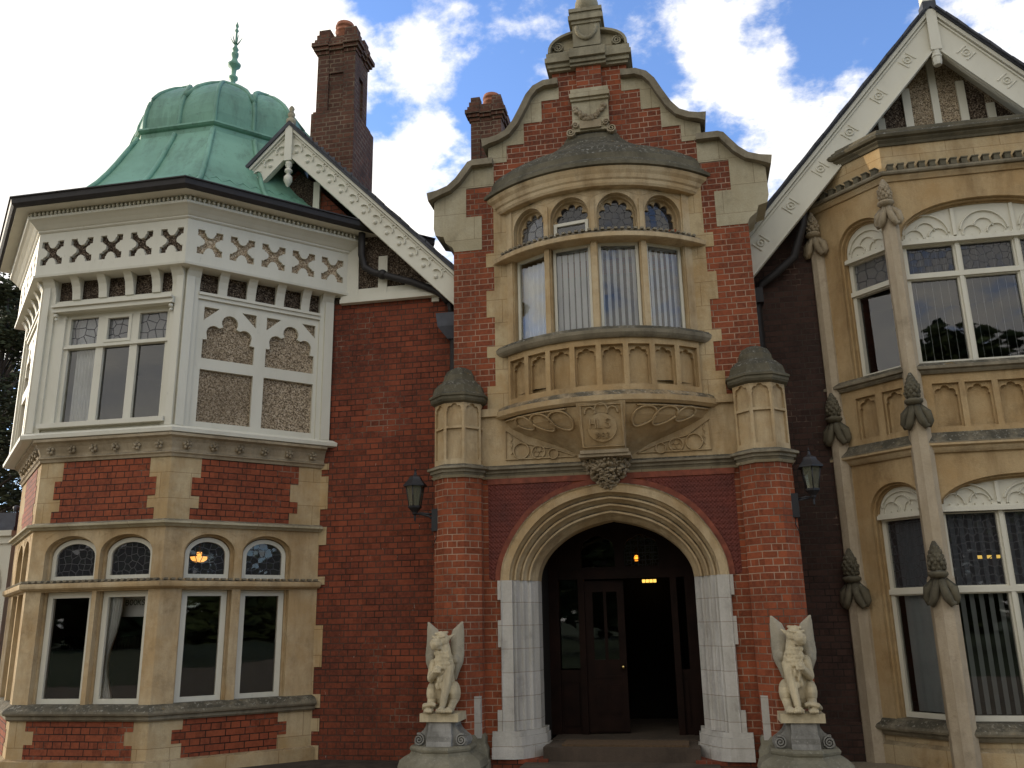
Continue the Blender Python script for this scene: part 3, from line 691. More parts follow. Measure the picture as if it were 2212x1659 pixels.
b = MB(); sweep(b, plA, [(-.05, 3.272), (.015, 3.272), (.04, 3.299), (-.05, 3.299)]); part('cornice_bed', 'stone_pale', b, H)
for sg in (1, -1):
    b = MB(); oct_prism(b, sg*1.80, 0, [(.288, -.1), (.288, 3.28)]); box(b, front(0), *sorted((sg*1.52, sg*1.88)), 0, 3.28, -.4, -.15) ; part('brick_pier', 'brick_pale', b, H)
    b = MB(); oct_prism(b, sg*1.80, 0, [(.262, 3.40), (.262, 4.22)]); tur = part('stone_turret', 'stone', b, H)
    b = MB(); hf = .29*math.tan(R_(22.5))
    for k in range(8):
        a = R_(45*k-90); fr = Fr((sg*1.80+.29*math.sin(-a-math.pi/2+math.pi/2)*0+.29*math.cos(a), .29*math.sin(a)), (-math.sin(a), math.cos(a)))
        plate(b, fr, rect(-hf, hf, 3.435, 4.21), [rect(-hf+.024, hf-.024, 3.50, 3.875), foil(-hf+.024, hf-.024, 3.905, 4.08, 4.185, 3, .2, 24)], -.03, 0)
    part('turret_panelling', 'stone', b, tur)
    b = MB(); oct_prism(b, sg*1.80, 0, [(.28, 4.185), (.33, 4.21), (.345, 4.235), (.345, 4.265), (.36, 4.275), (.36, 4.30), (.32, 4.325), (.31, 4.36), (.295, 4.42), (.24, 4.48), (.205, 4.505), (.20, 4.525), (.19, 4.53), (.185, 4.58), (.15, 4.65), (.08, 4.695), (.02, 4.70)])
    part('turret_cap', 'stone_lich', b, tur)
    b = MB(); oct_prism(b, sg*1.80, 0, [(.36, -.1), (.36, .12), (.34, .14), (.34, .24), (.31, .30), (.315, .36), (.29, .40)]); part('pier_base', 'stone_base', b, H)
    b = MB(); box(b, F0, *sorted((sg*1.52, sg*1.70)), .36, .80, .0, .20); part('stone_block', 'stone_grey', b, H)

# door arch: mouldings, grey jambs, terracotta
prof = [(0, -.02), (0, .035), (.03, .05), (.07, .035), (.27, .03), (.30, -.03), (.36, -.06), (.40, -.03), (.45, -.03), (.49, -.09), (.55, -.13), (.59, -.10), (.64, -.10), (.68, -.16), (.74, -.20), (.78, -.17), (.83, -.17), (.88, -.25), (.95, -.30), (1.0, -.34), (1.0, -.60)]
b = MB(); rings = []
for k, w in prof: rings.append([F0(x, z, w) for x, z in arch_k(k)])
loft(b, rings, False, False); part('door_arch', 'stone', b, H)
for sg in (1, -1):
    b = MB(); rings = []
    jp = [(1.31-.385*k, w if k < .28 or k == 1 else .45*w+.55*(.03-(k-.27)/.73*.37)) for k, w in prof]
    for u, w in jp: rings.append([F0(sg*u, .36, w), F0(sg*u, .72, w), F0(sg*u, 1.4, w), F0(sg*u, 2.07, w)])
    loft(b, rings, False, False)
    for v0, v1, ln in ((1.85, 2.069, 1), (1.62, 1.85, 0), (1.32, 1.62, 1), (1.09, 1.32, 0), (.865, 1.09, 0), (.64, .865, 0), (.41, .64, 1)):
        u1 = {1: 1.345, 0: 1.265}[ln] if v1 > .7 or ln else 1.28
        if v1 < 1.2 and not ln: u1 = 1.30
        box(b, F0, *sorted((sg*1.17, sg*(1.36 if v0 < .5 else u1))), v0, v1, -.1, .038)
    part('door_jamb', 'stone_grey', b, H)
    b = MB()
    jb = [(1.42, .06), (1.20, .06), (1.10, .02), (1.0, -.12), (.90, -.30), (.87, -.36), (.87, -.62)]
    for (v0, v1, gl) in ((.13, .25, .03), (.25, .36, .01), (.36, .415, -.01)):
        rings = [[F0(sg*(u+(-gl if u < 1.4 else 0)), v, w+gl) for u, w in jb] + [F0(sg*1.42, v, -.6)] for v in (v0, v1)]; loft(b, rings, True, True)
    part('jamb_base', 'stone_grey', b, H)
    b = MB(); box(b, F0, *sorted((sg*.80, sg*1.44)), -.1, .13, -.5, .05); part('brick_footing', 'brick_wall', b, H)
# terracotta spandrels and the brick arch ring
outer = [(-1.45, 2.09), (-1.37, 2.09)] + list(reversed([(x*1.046, 2.07+(z-2.07)*1.055) for x, z in arch_k(0)]))[0:] 
ringo = [(x*1.048, 2.07+(z-2.07)*1.06) for x, z in arch_k(0)]
for sg in (1, -1):
    half = [(sg*abs(x), z) for x, z in ringo[:(len(ringo)+1)//2]]
    poly = [(sg*1.45, 2.09)] + [(sg*1.45, 3.20), (sg*.40, 3.20)] + [p for p in reversed(half) if abs(p[0]) > .40 and p[1] < 3.19]
    b = MB(); plate(b, F0, poly if sg > 0 else list(reversed(poly)), [], -.05, .005); part('terracotta_spandrel', 'terra', b, H)
b = MB(); rings = [[F0(x, z, w) for x, z in arch_k(0)] for w in (.0,)]
rings = [[F0(x, z, .014) for x, z in arch_k(0)], [F0(x, z, .018) for x, z in ringo], [F0(x, z, -.02) for x, z in ringo]]
loft(b, rings, False, False); box(b, F0, -1.46, 1.46, 3.205, 3.275, -.05, .016); part('arch_brick_ring', 'brick_red', b, H)
b = MB(); plate(b, F0, [(-.10, 3.12), (.10, 3.12), (.11, 3.27), (-.11, 3.27)], [], -.02, .055); part('keystone', 'stone_pale', b, H)

# vestibule, door, steps
b = MB(); fr = F0
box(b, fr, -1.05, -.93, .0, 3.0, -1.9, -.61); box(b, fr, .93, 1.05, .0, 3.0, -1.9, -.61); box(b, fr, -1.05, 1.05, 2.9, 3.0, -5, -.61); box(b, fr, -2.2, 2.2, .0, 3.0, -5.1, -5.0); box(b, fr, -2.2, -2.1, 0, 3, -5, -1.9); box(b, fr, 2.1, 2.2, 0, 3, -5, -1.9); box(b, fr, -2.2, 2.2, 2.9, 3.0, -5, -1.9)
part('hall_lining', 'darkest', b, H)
D = front(1.20)
b = MB()
box(b, D, -.93, -.80, .24, 2.9, -.1, .04); box(b, D, .80, .93, .24, 2.9, -.1, .04); box(b, D, -.80, .80, 2.11, 2.22, -.1, .03); box(b, D, -.55, -.47, .24, 2.11, -.1, .03); box(b, D, .62, .70, .24, 2.11, -.1, .03)
plate(b, D, [(-.80, 2.22), (.80, 2.22), (.8, 2.9), (-.8, 2.9)], [foil(-.50, -.06, 2.26, 2.48, 2.66, 3, .1, 20), foil(.06, .50, 2.26, 2.48, 2.66, 3, .1, 20)], -.08, .0)
for u0, u1 in ((-.80, -.55), (.70, .80)): box(b, D, u0, u1, .24, 1.0, -.06, -.01); box(b, D, u0+.03, u1-.03, .34, .85, -.01, .006)
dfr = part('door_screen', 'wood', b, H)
b = MB(); pane(b, D, rect(-.52, -.04, 2.24, 2.68), -.05); pane(b, D, rect(-.79, -.56, 1.02, 2.10), -.04); part('fanlight', 'glass', b, dfr, recalc=False)
b = MB(); pane(b, D, rect(.04, .52, 2.24, 2.68), -.05); part('amber_fanlight', 'stain', b, dfr, recalc=False)
b = MB()
for k in range(5): box(b, D, .06+.088*k, .07+.088*k, 2.25, 2.67, -.045, -.035)
for k in range(5): box(b, D, .05, .51, 2.25+.088*k, 2.26+.088*k, -.047, -.033)
part('glazing_bar', 'ink', b, dfr)
DL = Fr((-.47, 1.22), (math.cos(R_(6)), math.sin(R_(6))))
b = MB()
plate(b, DL, rect(0, .50, .26, 2.09), [rect(.10, .235, 1.12, 1.95), rect(.275, .41, 1.12, 1.95)], -.045, 0)
for u0, u1 in ((.09, .235), (.275, .42)): box(b, DL, u0, u1, .48, .82, 0, .015); box(b, DL, u0+.02, u1-.02, .50, .80, .015, .022)
box(b, DL, .08, .43, .90, .93, 0, .012); box(b, DL, .08, .43, .28, .42, 0, .008)
door = part('front_door', 'wood', b, H)
b = MB(); pane(b, DL, rect(.09, .42, 1.11, 1.96), -.02); part('pane', 'glass', b, door, recalc=False)
b = MB(); ball(b, DL(.45, 1.03, .05), .028, 12, 8); tube(b, [DL(.45, 1.03, 0), DL(.45, 1.03, .04)], .012); part('door_knob', 'brass', b, door)
b = MB(); box(b, F0, -.86, .86, -.1, .245, -3.0, -.02); box(b, F0, -.84, .84, .245, .262, -.66, -.60); part('threshold', 'step', b, H)
b = MB(); box(b, F0, -1.05, 1.05, -.1, .10, -.02, .42); part('doorstep', 'step', b, H)
b = MB(); box(b, F0, -.66, .74, .2455, .268, -.50, -.10); tag(b.build('doormat', 'matting'), 'brown coir doormat in front of the dark open door', 'doormat')

# ------------------------------------------------------------------ the domed bay: stone and brick ground floor
XA, XB, YB = -6.92, -5.15, -.90
FBs = Fr((XB, YB), (1, 0)); FCs = Fr((XB, YB), (S2, S2)); FAs = Fr((XA, YB), (S2, -S2))
LF = 1.91                                   # length of the slanting sides
def bay_path(d=0., xa=XA, xb=XB): return [(xa-1.55, YB+1.55), (xa, YB), (xb, YB), (xb+1.36, YB+1.36)]
SP = bay_path()
def bay_lights(fr, u0, u1, lights):
    b = MB(); hs = []
    for a, c in lights: hs += [archp(a-.02, c+.02, 2.165, 2.47, 2.69, 16), rect(a-.015, c+.015, .77, 2.035)]
    plate(b, fr, rect(u0, u1, .60, 2.83), hs, -.075, 0)
    hs = []
    for a, c in lights: hs += [archp(a+.012, c-.012, 2.165, 2.47, 2.665, 16), rect(a+.012, c-.012, .77, 2.035)]
    plate(b, fr, rect(u0, u1, .60, 2.83), hs, -.20, -.0755)
    for a, c in lights:         # sunk spandrels and a slim shaft on the mullions
        m = (a+c)/2
    st = part('bay_stonework', 'stone', b, H)
    b = MB()
    for a, c in lights:
        for q, sg in ((a, -1), (c, 1)):
            pts = [(q-sg*.10, 2.735), (q+sg*.035, 2.735), (q+sg*.035, 2.66)]; plate(b, fr, pts if sg < 0 else pts[::-1], [], 0, .0035)
    part('spandrel', 'stone', b, st)
    for a, c in lights:
        window(fr, archp(a+.015, c-.015, 2.17, 2.45, 2.655, 14), .05, -.10, .05, 'leaded')
        window(fr, rect(a+.015, c-.015, .765, 2.03), .065, -.10, .06, 'glass')
BL = [(-1.55, -.90), (-.81, -.165)]; CL = [(.255, .815), (.945, 1.525)]; AL = [(-1.525, -.945), (-.815, -.255)]
bay_lights(FBs, XA-XB, 0, BL); bay_lights(FCs, 0, LF+.06, CL); bay_lights(FAs, -LF-.2, 0, AL)
b = MB()
sweep(b, SP, [(-.22, 2.83), (0, 2.83), (0, 3.70), (-.22, 3.70)]); sweep(b, SP, [(-.22, -.1), (.06, -.1), (.06, .17), (.0, .19), (0, .60), (-.22, .60)]); part('bay_stonework', 'stone_ash', b, H)
b = MB(); sweep(b, SP, [(-.1, .60), (.03, .60), (.05, .62), (.05, .655), (.085, .665), (.095, .685), (.085, .71), (.02, .76), (.0, .775), (-.1, .775)]); part('bay_sill', 'stone_dark', b, H)
b = MB(); sweep(b, SP, [(-.1, 2.765), (.03, 2.765), (.055, 2.79), (.085, 2.80), (.085, 2.825), (.0, 2.855), (-.1, 2.855)]); part('drip_mould', 'stone_pale', b, H)
b = MB(); sweep(b, SP, [(-.1, 2.055), (.04, 2.055), (.075, 2.075), (.08, 2.10), (.08, 2.13), (0, 2.145), (-.1, 2.145)]); dm = part('dentil_band', 'stone', b, H)
b = MB()
for fr, u0, u1 in ((FBs, XA-XB, 0), (FCs, 0, LF), (FAs, -LF, 0)):
    nn = int((u1-u0)/.083)
    for i in range(nn): u = u0+(u1-u0)*(i+.5)/nn; box(b, fr, u-.022, u+.022, 2.1455, 2.168, -.02, .06)
part('crenel_row', 'stone_dark', b, dm)
def rows(lims, u_in, u_out): return lims
# brick panels with toothed edges
zr = [(2.855, 2.99, 1), (2.99, 3.135, 0), (3.135, 3.36, 1), (3.36, 3.60, 0)]
for fr, L_, R2 in ((FBs, (-1.55, -1.45), (-.275, -.175)), (FCs, (.36, .26), (1.49, 1.595)), (FAs, (-1.595, -1.49), (-.26, -.36))):
    b = MB()
    for i, (v0, v1, o) in enumerate(zr):
        if fr is FBs: u0 = L_[0] if o else L_[1]; u1 = R2[1] if o else R2[0]
        elif fr is FCs: u0 = L_[0] if not o else L_[1]; u1 = R2[0] if i % 2 == 0 else R2[1]
        else: u0 = L_[1] if i % 2 == 0 else L_[0]; u1 = R2[1] if not o else R2[0]
        if fr is FCs: u0 = .26 if o else .36
        box(b, fr, u0, u1, v0, v1, -.02, .005)
    part('brick_panel', 'brick_bay', b, H)
zr2 = [(.19, .345, 0), (.345, .49, 1), (.49, .60, 0)]
for fr, mk in ((FBs, lambda o: (-1.55, -.185) if not o else (-1.44, -.29)), (FCs, lambda o: (.37, 1.475) if not o else (.255, 1.585)), (FAs, lambda o: (-1.475, -.37) if not o else (-1.585, -.255))):
    b = MB()
    for v0, v1, o in zr2: u0, u1 = mk(o); box(b, fr, u0, u1, v0, v1, -.02, .005)
    part('brick_panel', 'brick_bay', b, H)
# stone cornice with carved flowers
b = MB(); sweep(b, SP, [(-.1, 3.60), (.02, 3.60), (.03, 3.63), (.05, 3.645), (.05, 3.655), (.03, 3.67), (.03, 3.70), (.06, 3.78), (.09, 3.82), (.13, 3.84), (.13, 3.872), (-.1, 3.874)]); cs = part('bay_cornice', 'stone_carv', b, H)
b = MB()
for fr, u0, u1, n_ in ((FBs, XA-XB, 0, 6), (FCs, 0, LF, 6), (FAs, -LF, 0, 6)):
    for i in range(n_):
        u = u0+(u1-u0)*(i+.5)/n_
        b = MB()
        for k in range(5): a = R_(90+72*k+i*15); ball(b, fr(u+.036*math.cos(a), 3.745+.036*math.sin(a), .06), .024, 7, 4, (1, .8, 1))
        ball(b, fr(u, 3.745, .085), .018, 7, 4); part('carved_flower', 'stone_carv', b, cs)

# ------------------------------------------------------------------ the timbered upper floor of the bay
WA = -7.10
def wc(d): return Fr((XB+.414*d, YB-d), (1, 0)), Fr((XB+.414*d, YB-d), (S2, S2)), Fr((WA-.414*d, YB-d), (S2, -S2)), (WA-.414*d)-(XB+.414*d)
WP = [(WA-1.6, YB+1.6), (WA, YB), (XB, YB), (XB+2.3, YB+2.3)]
b = MB(); sweep(b, WP, [(-.2, 3.874), (.10, 3.874), (.14, 3.885), (.145, 3.93), (.10, 3.965), (-.2, 3.967)]); part('bressumer', 'white', b, H)
B5, C5, A5, wB = wc(.05); LC = LF+.04
# roughcast behind
for fr, u0, u1, mt in ((C5, 0, LC+.1, 'roughL'), (A5, -LC-.2, 0, 'roughL')):
    b = MB(); box(b, fr, u0+.02, u1-.02, 3.967, 5.70, -.20, -.045); part('roughcast_panel', mt, b, H)
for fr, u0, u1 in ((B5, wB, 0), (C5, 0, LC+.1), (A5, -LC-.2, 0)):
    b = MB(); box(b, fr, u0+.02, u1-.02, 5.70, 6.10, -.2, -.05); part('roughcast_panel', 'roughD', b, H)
def trefoil_hole(c):    # stepped three-lobed opening, c its centre
    h = .33; L = [(c-h, 4.86), (c+h, 4.86), (c+h, 5.105), (c+h-.055, 5.11)]
    L += [(c+.195+.095*math.cos(R_(a)), 5.205+.10*math.sin(R_(a))) for a in range(-20, 131, 25)]
    L += [(c+.11, 5.29)]
    L += [(c+.105*math.cos(R_(a)), 5.365+.105*math.sin(R_(a))) for a in range(-35, 216, 25)]
    L += [(c-.11, 5.29)]
    L += [(c-.195+.095*math.cos(R_(a)), 5.205+.10*math.sin(R_(a))) for a in range(50, 201, 25)]
    L += [(c-h+.055, 5.11), (c-h, 5.105)]
    return L
def timber_panel(fr, mir=1):
    hs = []
    for c in (.59, 1.40):
        for hole in (trefoil_hole(c), rect(c-.335, c+.335, 4.045, 4.715), [(c-.335, 5.36), (c-.145, 5.54), (c-.335, 5.54)], [(c+.335, 5.36), (c+.335, 5.54), (c+.145, 5.54)]):
            hs.append(hole if mir > 0 else [(-x, z) for x, z in reversed(hole)])
    o = rect(.02, LC, 3.967, 5.72) if mir > 0 else rect(-LC, -.02, 3.967, 5.72)
    b = MB(); plate(b, fr, o, hs, -.05, 0)
    s = (lambda a, c: (a, c)) if mir > 0 else (lambda a, c: (-c, -a))
    for a, c in ((.0, .10), (LC-.10, LC+.02)): box(b, fr, *s(a, c), 3.967, 6.02, -.2, .055)
    for a, c in ((.10, .165), (LC-.165, LC-.10)): box(b, fr, *s(a, c), 3.967, 6.02, -.2, .025)
    box(b, fr, *s(.165, LC-.165), 5.63, 5.68, 0, .03); box(b, fr, *s(.165, LC-.165), 5.68, 5.715, 0, .05)
    return part('timber_frame', 'white', b, H)
timber_panel(C5, 1); timber_panel(A5, -1)
b = MB(); plate(b, B5, rect(wB, 0, 3.967, 5.714), [rect(-1.66, -.175, 4.07, 5.52)], -.06, 0)
for a, c in ((-.095, 0), (wB, wB+.095)): box(b, B5, a, c, 3.967, 6.02, -.2, .055)
for a, c in ((-.165, -.095), (wB+.095, wB+.165)): box(b, B5, a, c, 3.967, 6.02, -.2, .025)
box(b, B5, wB+.165, -.165, 5.63, 5.68, 0, .03); box(b, B5, -1.80, -.10, 5.53, 5.59, 0, .10); box(b, B5, -1.80, -.10, 5.59, 5.62, 0, .13)
for u in (-1.76, -.14): ball(b, B5(u, 5.50, .06), .03, 8, 5); ball(b, B5(u, 5.45, .05), .022, 8, 5)
part('timber_frame', 'white', b, H)
b = MB(); box(b, B5, -1.83, -.10, 4.015, 4.075, 0, .085); part('window_sill', 'white', b, H)
# window of three lights
b = MB(); us = [(-1.66, -1.60), (-1.205, -1.10), (-.725, -.62), (-.235, -.175)]
plate(b, B5, rect(-1.66, -.175, 4.07, 5.52), [rect(us[k][1], us[k+1][0], 4.10, 5.055) for k in range(3)] + [rect(us[k][1], us[k+1][0], 5.115, 5.47) for k in range(3)], -.10, -.03)
box(b, B5, -1.65, -.18, 5.06, 5.09, -.03, -.005)
uf = part('window_frame', 'white', b, H)
for k in range(3):
    p = MB(); pane(p, B5, rect(us[k][1]-.01, us[k+1][0]+.01, 4.09, 5.06), -.07); part('pane', 'glass', p, uf, recalc=False)
    p = MB(); pane(p, B5, rect(us[k][1]-.01, us[k+1][0]+.01, 5.11, 5.475), -.07); part('leaded_pane', 'leadedw', p, uf, recalc=False)
b = MB(); plate(b, B5, rect(-1.10, -.725, 5.115, 5.47), [rect(-1.06, -.765, 5.15, 5.435)], -.06, -.02); part('casement', 'white', b, uf)
# curved brackets under the frieze
def bracket(mb, fr, u, wd=.058):
    pr = [(-.02, 5.715), (.02, 5.715), (.028, 5.80), (.05, 5.89), (.09, 5.96), (.15, 6.02), (-.02, 6.02)]
    loft(mb, [[fr(u-wd, z, w) for w, z in pr], [fr(u+wd, z, w) for w, z in pr]], True, True)
for fr, ul in ((C5, [.46, .83, 1.215, 1.57]), (A5, [-.46, -.83, -1.215, -1.57]), (B5, [-.39, -.77, -1.15, -1.53])):
    for u in ul: b = MB(); bracket(b, fr, u); part('bracket', 'white', b, H)
for fr, ul in ((C5, [.09, LC-.07]), (B5, [-.08, wB+.08]), (A5, [-.09, -LC+.07])):
    for u in ul: b = MB(); bracket(b, fr, u, .082); part('bracket', 'white', b, H)
# frieze with pierced crosses
def cross(cu, cv, h=.158, vv=.165):
    q = [(0, .068), (.028, .075), (.048, .096), (.058, .125), (.070, .128), (.070, .165), (.158, .165), (.158, .078), (.124, .075), (.120, .058), (.096, .046), (.074, .028), (.066, 0)]
    def tr(sx, sy, rev):
        L = [(cu+sx*x*h/.158, cv+sy*z*vv/.165) for x, z in q]; return L[::-1] if rev else L
    return (tr(1, 1, False)[:-1] + tr(1, -1, True)[:-1] + tr(-1, -1, False)[:-1] + tr(-1, 1, True)[:-1])[::-1]
B22, C22, A22, w22 = wc(.22); L22 = LF+.22
for fr, u0, u1, cs_ in ((B22, w22, 0, [-.21-.4275*k for k in range(5)]), (C22, 0, L22+.05, [.29+.415*k for k in range(5)]), (A22, -L22-.1, 0, [-.29-.415*k for k in range(5)])):
    b = MB(); plate(b, fr, rect(u0, u1, 6.02, 6.63), [cross(c, 6.335) for c in cs_], -.04, 0); part('pierced_frieze', 'white', b, H)
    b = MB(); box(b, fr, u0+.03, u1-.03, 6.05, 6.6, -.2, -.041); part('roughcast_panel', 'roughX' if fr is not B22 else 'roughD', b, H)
b = MB(); sweep(b, WP, [(-.1, 5.995), (.20, 5.995), (.235, 6.0), (.24, 6.03), (.22, 6.035), (-.1, 6.035)]); part('frieze_rail', 'white', b, H)
b = MB(); sweep(b, WP, [(-.1, 6.62), (.23, 6.62), (.245, 6.635), (.245, 6.65), (.265, 6.665), (.30, 6.70), (.35, 6.74), (.385, 6.76), (.39, 6.79), (.34, 6.795), (.35, 6.85), (-.1, 6.86)]); wcn = part('timber_cornice', 'white', b, H)
b = MB()
Bb, Cb, Ab, wb_ = wc(.375)
for fr, u0, u1 in ((Bb, wb_, 0), (Cb, 0, LF+.375), (Ab, -LF-.375, 0)):
    nn = int((u1-u0)/.058)
    for i in range(nn): u = u0+(u1-u0)*(i+.5)/nn; ball(b, fr(u, 6.825, 0), .024, 6, 4, (.9, .9, 1.35))
part('bead_row', 'white', b, wcn)
b = MB(); sweep(b, WP, [(-.1, 6.86), (.53, 6.86), (.54, 6.875), (-.1, 6.885)]); part('eaves_soffit', 'white', b, H)
b = MB(); sweep(b, WP, [(.47, 6.876), (.52, 6.862), (.57, 6.868), (.60, 6.90), (.61, 6.965), (.63, 6.97), (.63, 6.985), (.42, 6.985)]); part('gutter', 'gutter', b, H)

# ------------------------------------------------------------------ copper dome
DX, DY = -6.11, 1.46
def octr(a): a = (a-22.5) % 45 - 22.5 if False else ((a) % 45); a = a if a <= 22.5 else 45-a; return 1/math.cos(R_(a))   # facets face a=0,45,...
def dome_shell(prof, nseg=64):
    mb = MB(); rings = []
    for r, z in prof: rings.append([(DX+r*octr(360*j/nseg)*math.cos(R_(360*j/nseg)), DY+r*octr(360*j/nseg)*math.sin(R_(360*j/nseg)), z) for j in range(nseg)])
    loft(mb, rings, True, True, False); return mb
BELL = [(2.92, 6.97), (2.78, 7.01), (2.60, 7.08), (2.42, 7.18), (2.25, 7.31), (2.09, 7.47), (1.95, 7.66), (1.83, 7.86), (1.72, 8.07), (1.62, 8.28), (1.53, 8.46), (1.47, 8.60)]
# the bell follows the wider plan of the bay at its foot
def bell_pt(r, z, a):
    return (DX+r*octr(a)*math.cos(R_(a)), DY+r*octr(a)*math.sin(R_(a)), z)
DOME_EXTRA = .55
b = dome_shell(BELL); DOME = part('copper_dome', 'copper', b, H)
b = MB()
CP = lambda a: [(DX+1.36/math.cos(R_(22.5))*math.cos(R_(22.5+45*k)), DY+1.36/math.cos(R_(22.5))*math.sin(R_(22.5+45*k))) for k in range(a)]
ring8 = CP(8); path8 = [ring8[k % 8] for k in range(9)]
rings = []
for o, z in [(-.05, 8.50), (.06, 8.50), (.10, 8.52), (.115, 8.56), (.10, 8.595), (.07, 8.61), (.07, 8.70), (.10, 8.715), (.125, 8.74), (.12, 8.77), (.05, 8.80), (-.05, 8.80)]:
    rings.append([(DX+(1.36+o)/math.cos(R_(22.5))*math.cos(R_(22.5+45*k)), DY+(1.36+o)/math.cos(R_(22.5))*math.sin(R_(22.5+45*k)), z) for k in range(8)])
loft(b, rings, True, True); part('dome_cornice', 'copper', b, DOME)
# lobed upper dome: vaults run out along the corners, valleys lie over the middles of the faces
NS = 96
def wall_r(z):
    t = [(8.75, 1.41), (8.98, 1.415), (9.17, 1.39), (9.36, 1.33), (9.51, 1.24), (9.66, 1.10), (9.78, .96), (9.86, .82), (9.95, .6)]
    for i in range(len(t)-1):
        if z <= t[i+1][0]: k = (z-t[i][0])/(t[i+1][0]-t[i][0]); return t[i][1]+k*(t[i+1][1]-t[i][1])
    return t[-1][1]
def arch_top(a):         # a: degrees from the nearest corner (0) to the middle of a face (22.5)
    k = a/22.5; return 9.34+.50*math.sqrt(max(0, 1-k**2.4))
b = MB(); rings = []
NT_ = 14
for t in range(NT_+1):
    rg = []
    for j in range(NS):
        a = 360*j/NS; ac = abs(((a-22.5+22.5) % 45)-22.5); zt = arch_top(ac); z = 8.75+(zt-8.75)*t/NT_; r = wall_r(z)*octr(a)*.985; rg.append((DX+r*math.cos(R_(a)), DY+r*math.sin(R_(a)), z))
    rings.append(rg)
top = rings[-1]
for t in range(1, 9):
    rg = []
    for j in range(NS):
        p = top[j]; k = t/8; a = 360*j/NS; z = p[2]+(9.98-p[2])*(1-(1-k)**1.9); rg.append((DX+(p[0]-DX)*(1-k*.97), DY+(p[1]-DY)*(1-k*.97), z))
    rings.append(rg)
loft(b, rings, True, True, False); part('dome_lobes', 'copper', b, DOME)
def drib(pts, r=.028): mb = MB(); tube(mb, pts, r*1.35, 7); return part('dome_rib', 'copper', mb, DOME)
for k in range(8):
    ac = 22.5+45*k; am = 45*k
    drib([bell_pt(r+.005, z+.01, ac) for r, z in BELL]); drib([bell_pt(r+.005, z+.01, am) for r, z in BELL])
    pts = []
    for t in range(NT_+1): j = round(ac/360*NS); pts.append(rings[t][j % NS])
    for t in range(NT_+1, NT_+8): pts.append(rings[t][round(ac/360*NS) % NS])
    drib(pts, .024)
    pts = [rings[t][round(am/360*NS) % NS] for t in range(NT_+1)]; drib(pts, .024)
    pts = [top[(round(am/360*NS)+q) % NS] for q in range(0, NS//8+1)]; drib(pts, .03)
b = MB()
for k in range(8):           # toothed edge of the lower sheets
    a0, a1 = 45*k-22.5, 45*k+22.5; n_ = 9; Rm = 2.005; z0 = 7.575
    c0 = Vector(bell_pt(Rm, z0, a0+.01)); c1 = Vector(bell_pt(Rm, z0, a1-.01)); dn0 = Vector(bell_pt(Rm+.055, z0-.085, a0)); dn1 = Vector(bell_pt(Rm+.055, z0-.085, a1))
    nrm = Vector((math.cos(R_(45*k)), math.sin(R_(45*k)), .6)).normalized()*.014
    for i in range(n_):
        p = c0.lerp(c1, i/n_)+nrm; q = c0.lerp(c1, (i+1)/n_)+nrm; m_ = dn0.lerp(dn1, (i+.5)/n_)+nrm
        b.add([p, q, m_, p-nrm*2, q-nrm*2, m_-nrm*2], [(0, 1, 2), (0, 3, 4, 1), (1, 4, 5, 2), (2, 5, 3, 0)])
part('toothed_flashing', 'copper', b, DOME)
b = MB(); lathe(b, (DX, DY, 9.92), [(r_, z_*1.28) for r_, z_ in [(.16, 0), (.13, .05), (.07, .08), (.11, .13), (.165, .18), (.175, .24), (.14, .29), (.05, .33), (.04, .44), (.075, .47), (.075, .50), (.035, .53), (.045, .62), (.10, .66), (.11, .69), (.06, .73), (.04, .78), (.06, .82), (.06, .86), (.03, .88), (.055, .92), (.03, .96), (.018, 1.0), (.016, 1.18), (.035, 1.21), (.012, 1.25), (.03, 1.28), (.0, 1.36)]], 16)
for k in range(6):
    a = R_(60*k+20); tube(b, [(DX, DY, 11.18), (DX+.05*math.cos(a), DY+.05*math.sin(a), 11.24), (DX+.10*math.cos(a), DY+.10*math.sin(a), 11.34)], [.012, .012, .003], 5)
part('finial', 'copper', b, DOME)

# ------------------------------------------------------------------ left gable
GX = -4.36
fr = front(.45)
b = MB(); plate(b, fr, [(-4.75, 6.9), (-3.40, 6.9), (-3.34, 7.0), (GX, 8.05), (-4.75, 7.66)], [], -.3, 0); part('gable_brickwork', 'brick_wall', b, H)
b = MB(); plate(b, fr, [(-3.75, 5.9), (-1.6, 5.9), (-3.38, 7.05), (-3.75, 7.05)], [], -.3, .002); part('roughcast_panel', 'roughD', b, H)
b = MB()
for u0, u1 in ((-3.72, -3.36), (-3.07, -2.94), (-2.68, -2.54), (-2.3, -2.2)): box(b, fr, u0, u1, 5.98, 6.98-max(0, (u1+3.38)), 0.003, .035)
box(b, fr, -3.72, -1.85, 5.98, 6.08, .003, .03)
for u0, u1, v0, v1 in ((-4.08, -3.985, 7.2, 7.80),): box(b, fr, u0, u1, v0, v1, .003, .05)
plate(b, fr, [(-4.50, 7.62), (-4.08, 7.20), (-4.08, 7.32), (-4.46, 7.72)], [], .003, .04)
part('gable_timber', 'white', b, H)
b = MB(); plate(b, fr, [(-4.46, 7.66), (-4.08, 7.30), (-4.08, 7.78), (-4.30, 8.0), (-4.46, 7.84)], [], -.01, .008); part('roughcast_panel', 'roughD', b, H)
b = MB(); box(b, fr, -3.60, -1.86, 5.87, 5.925, -.05, .09); box(b, fr, -3.60, -1.86, 5.925, 5.985, -.05, .06); part('gable_cornice', 'white', b, H)
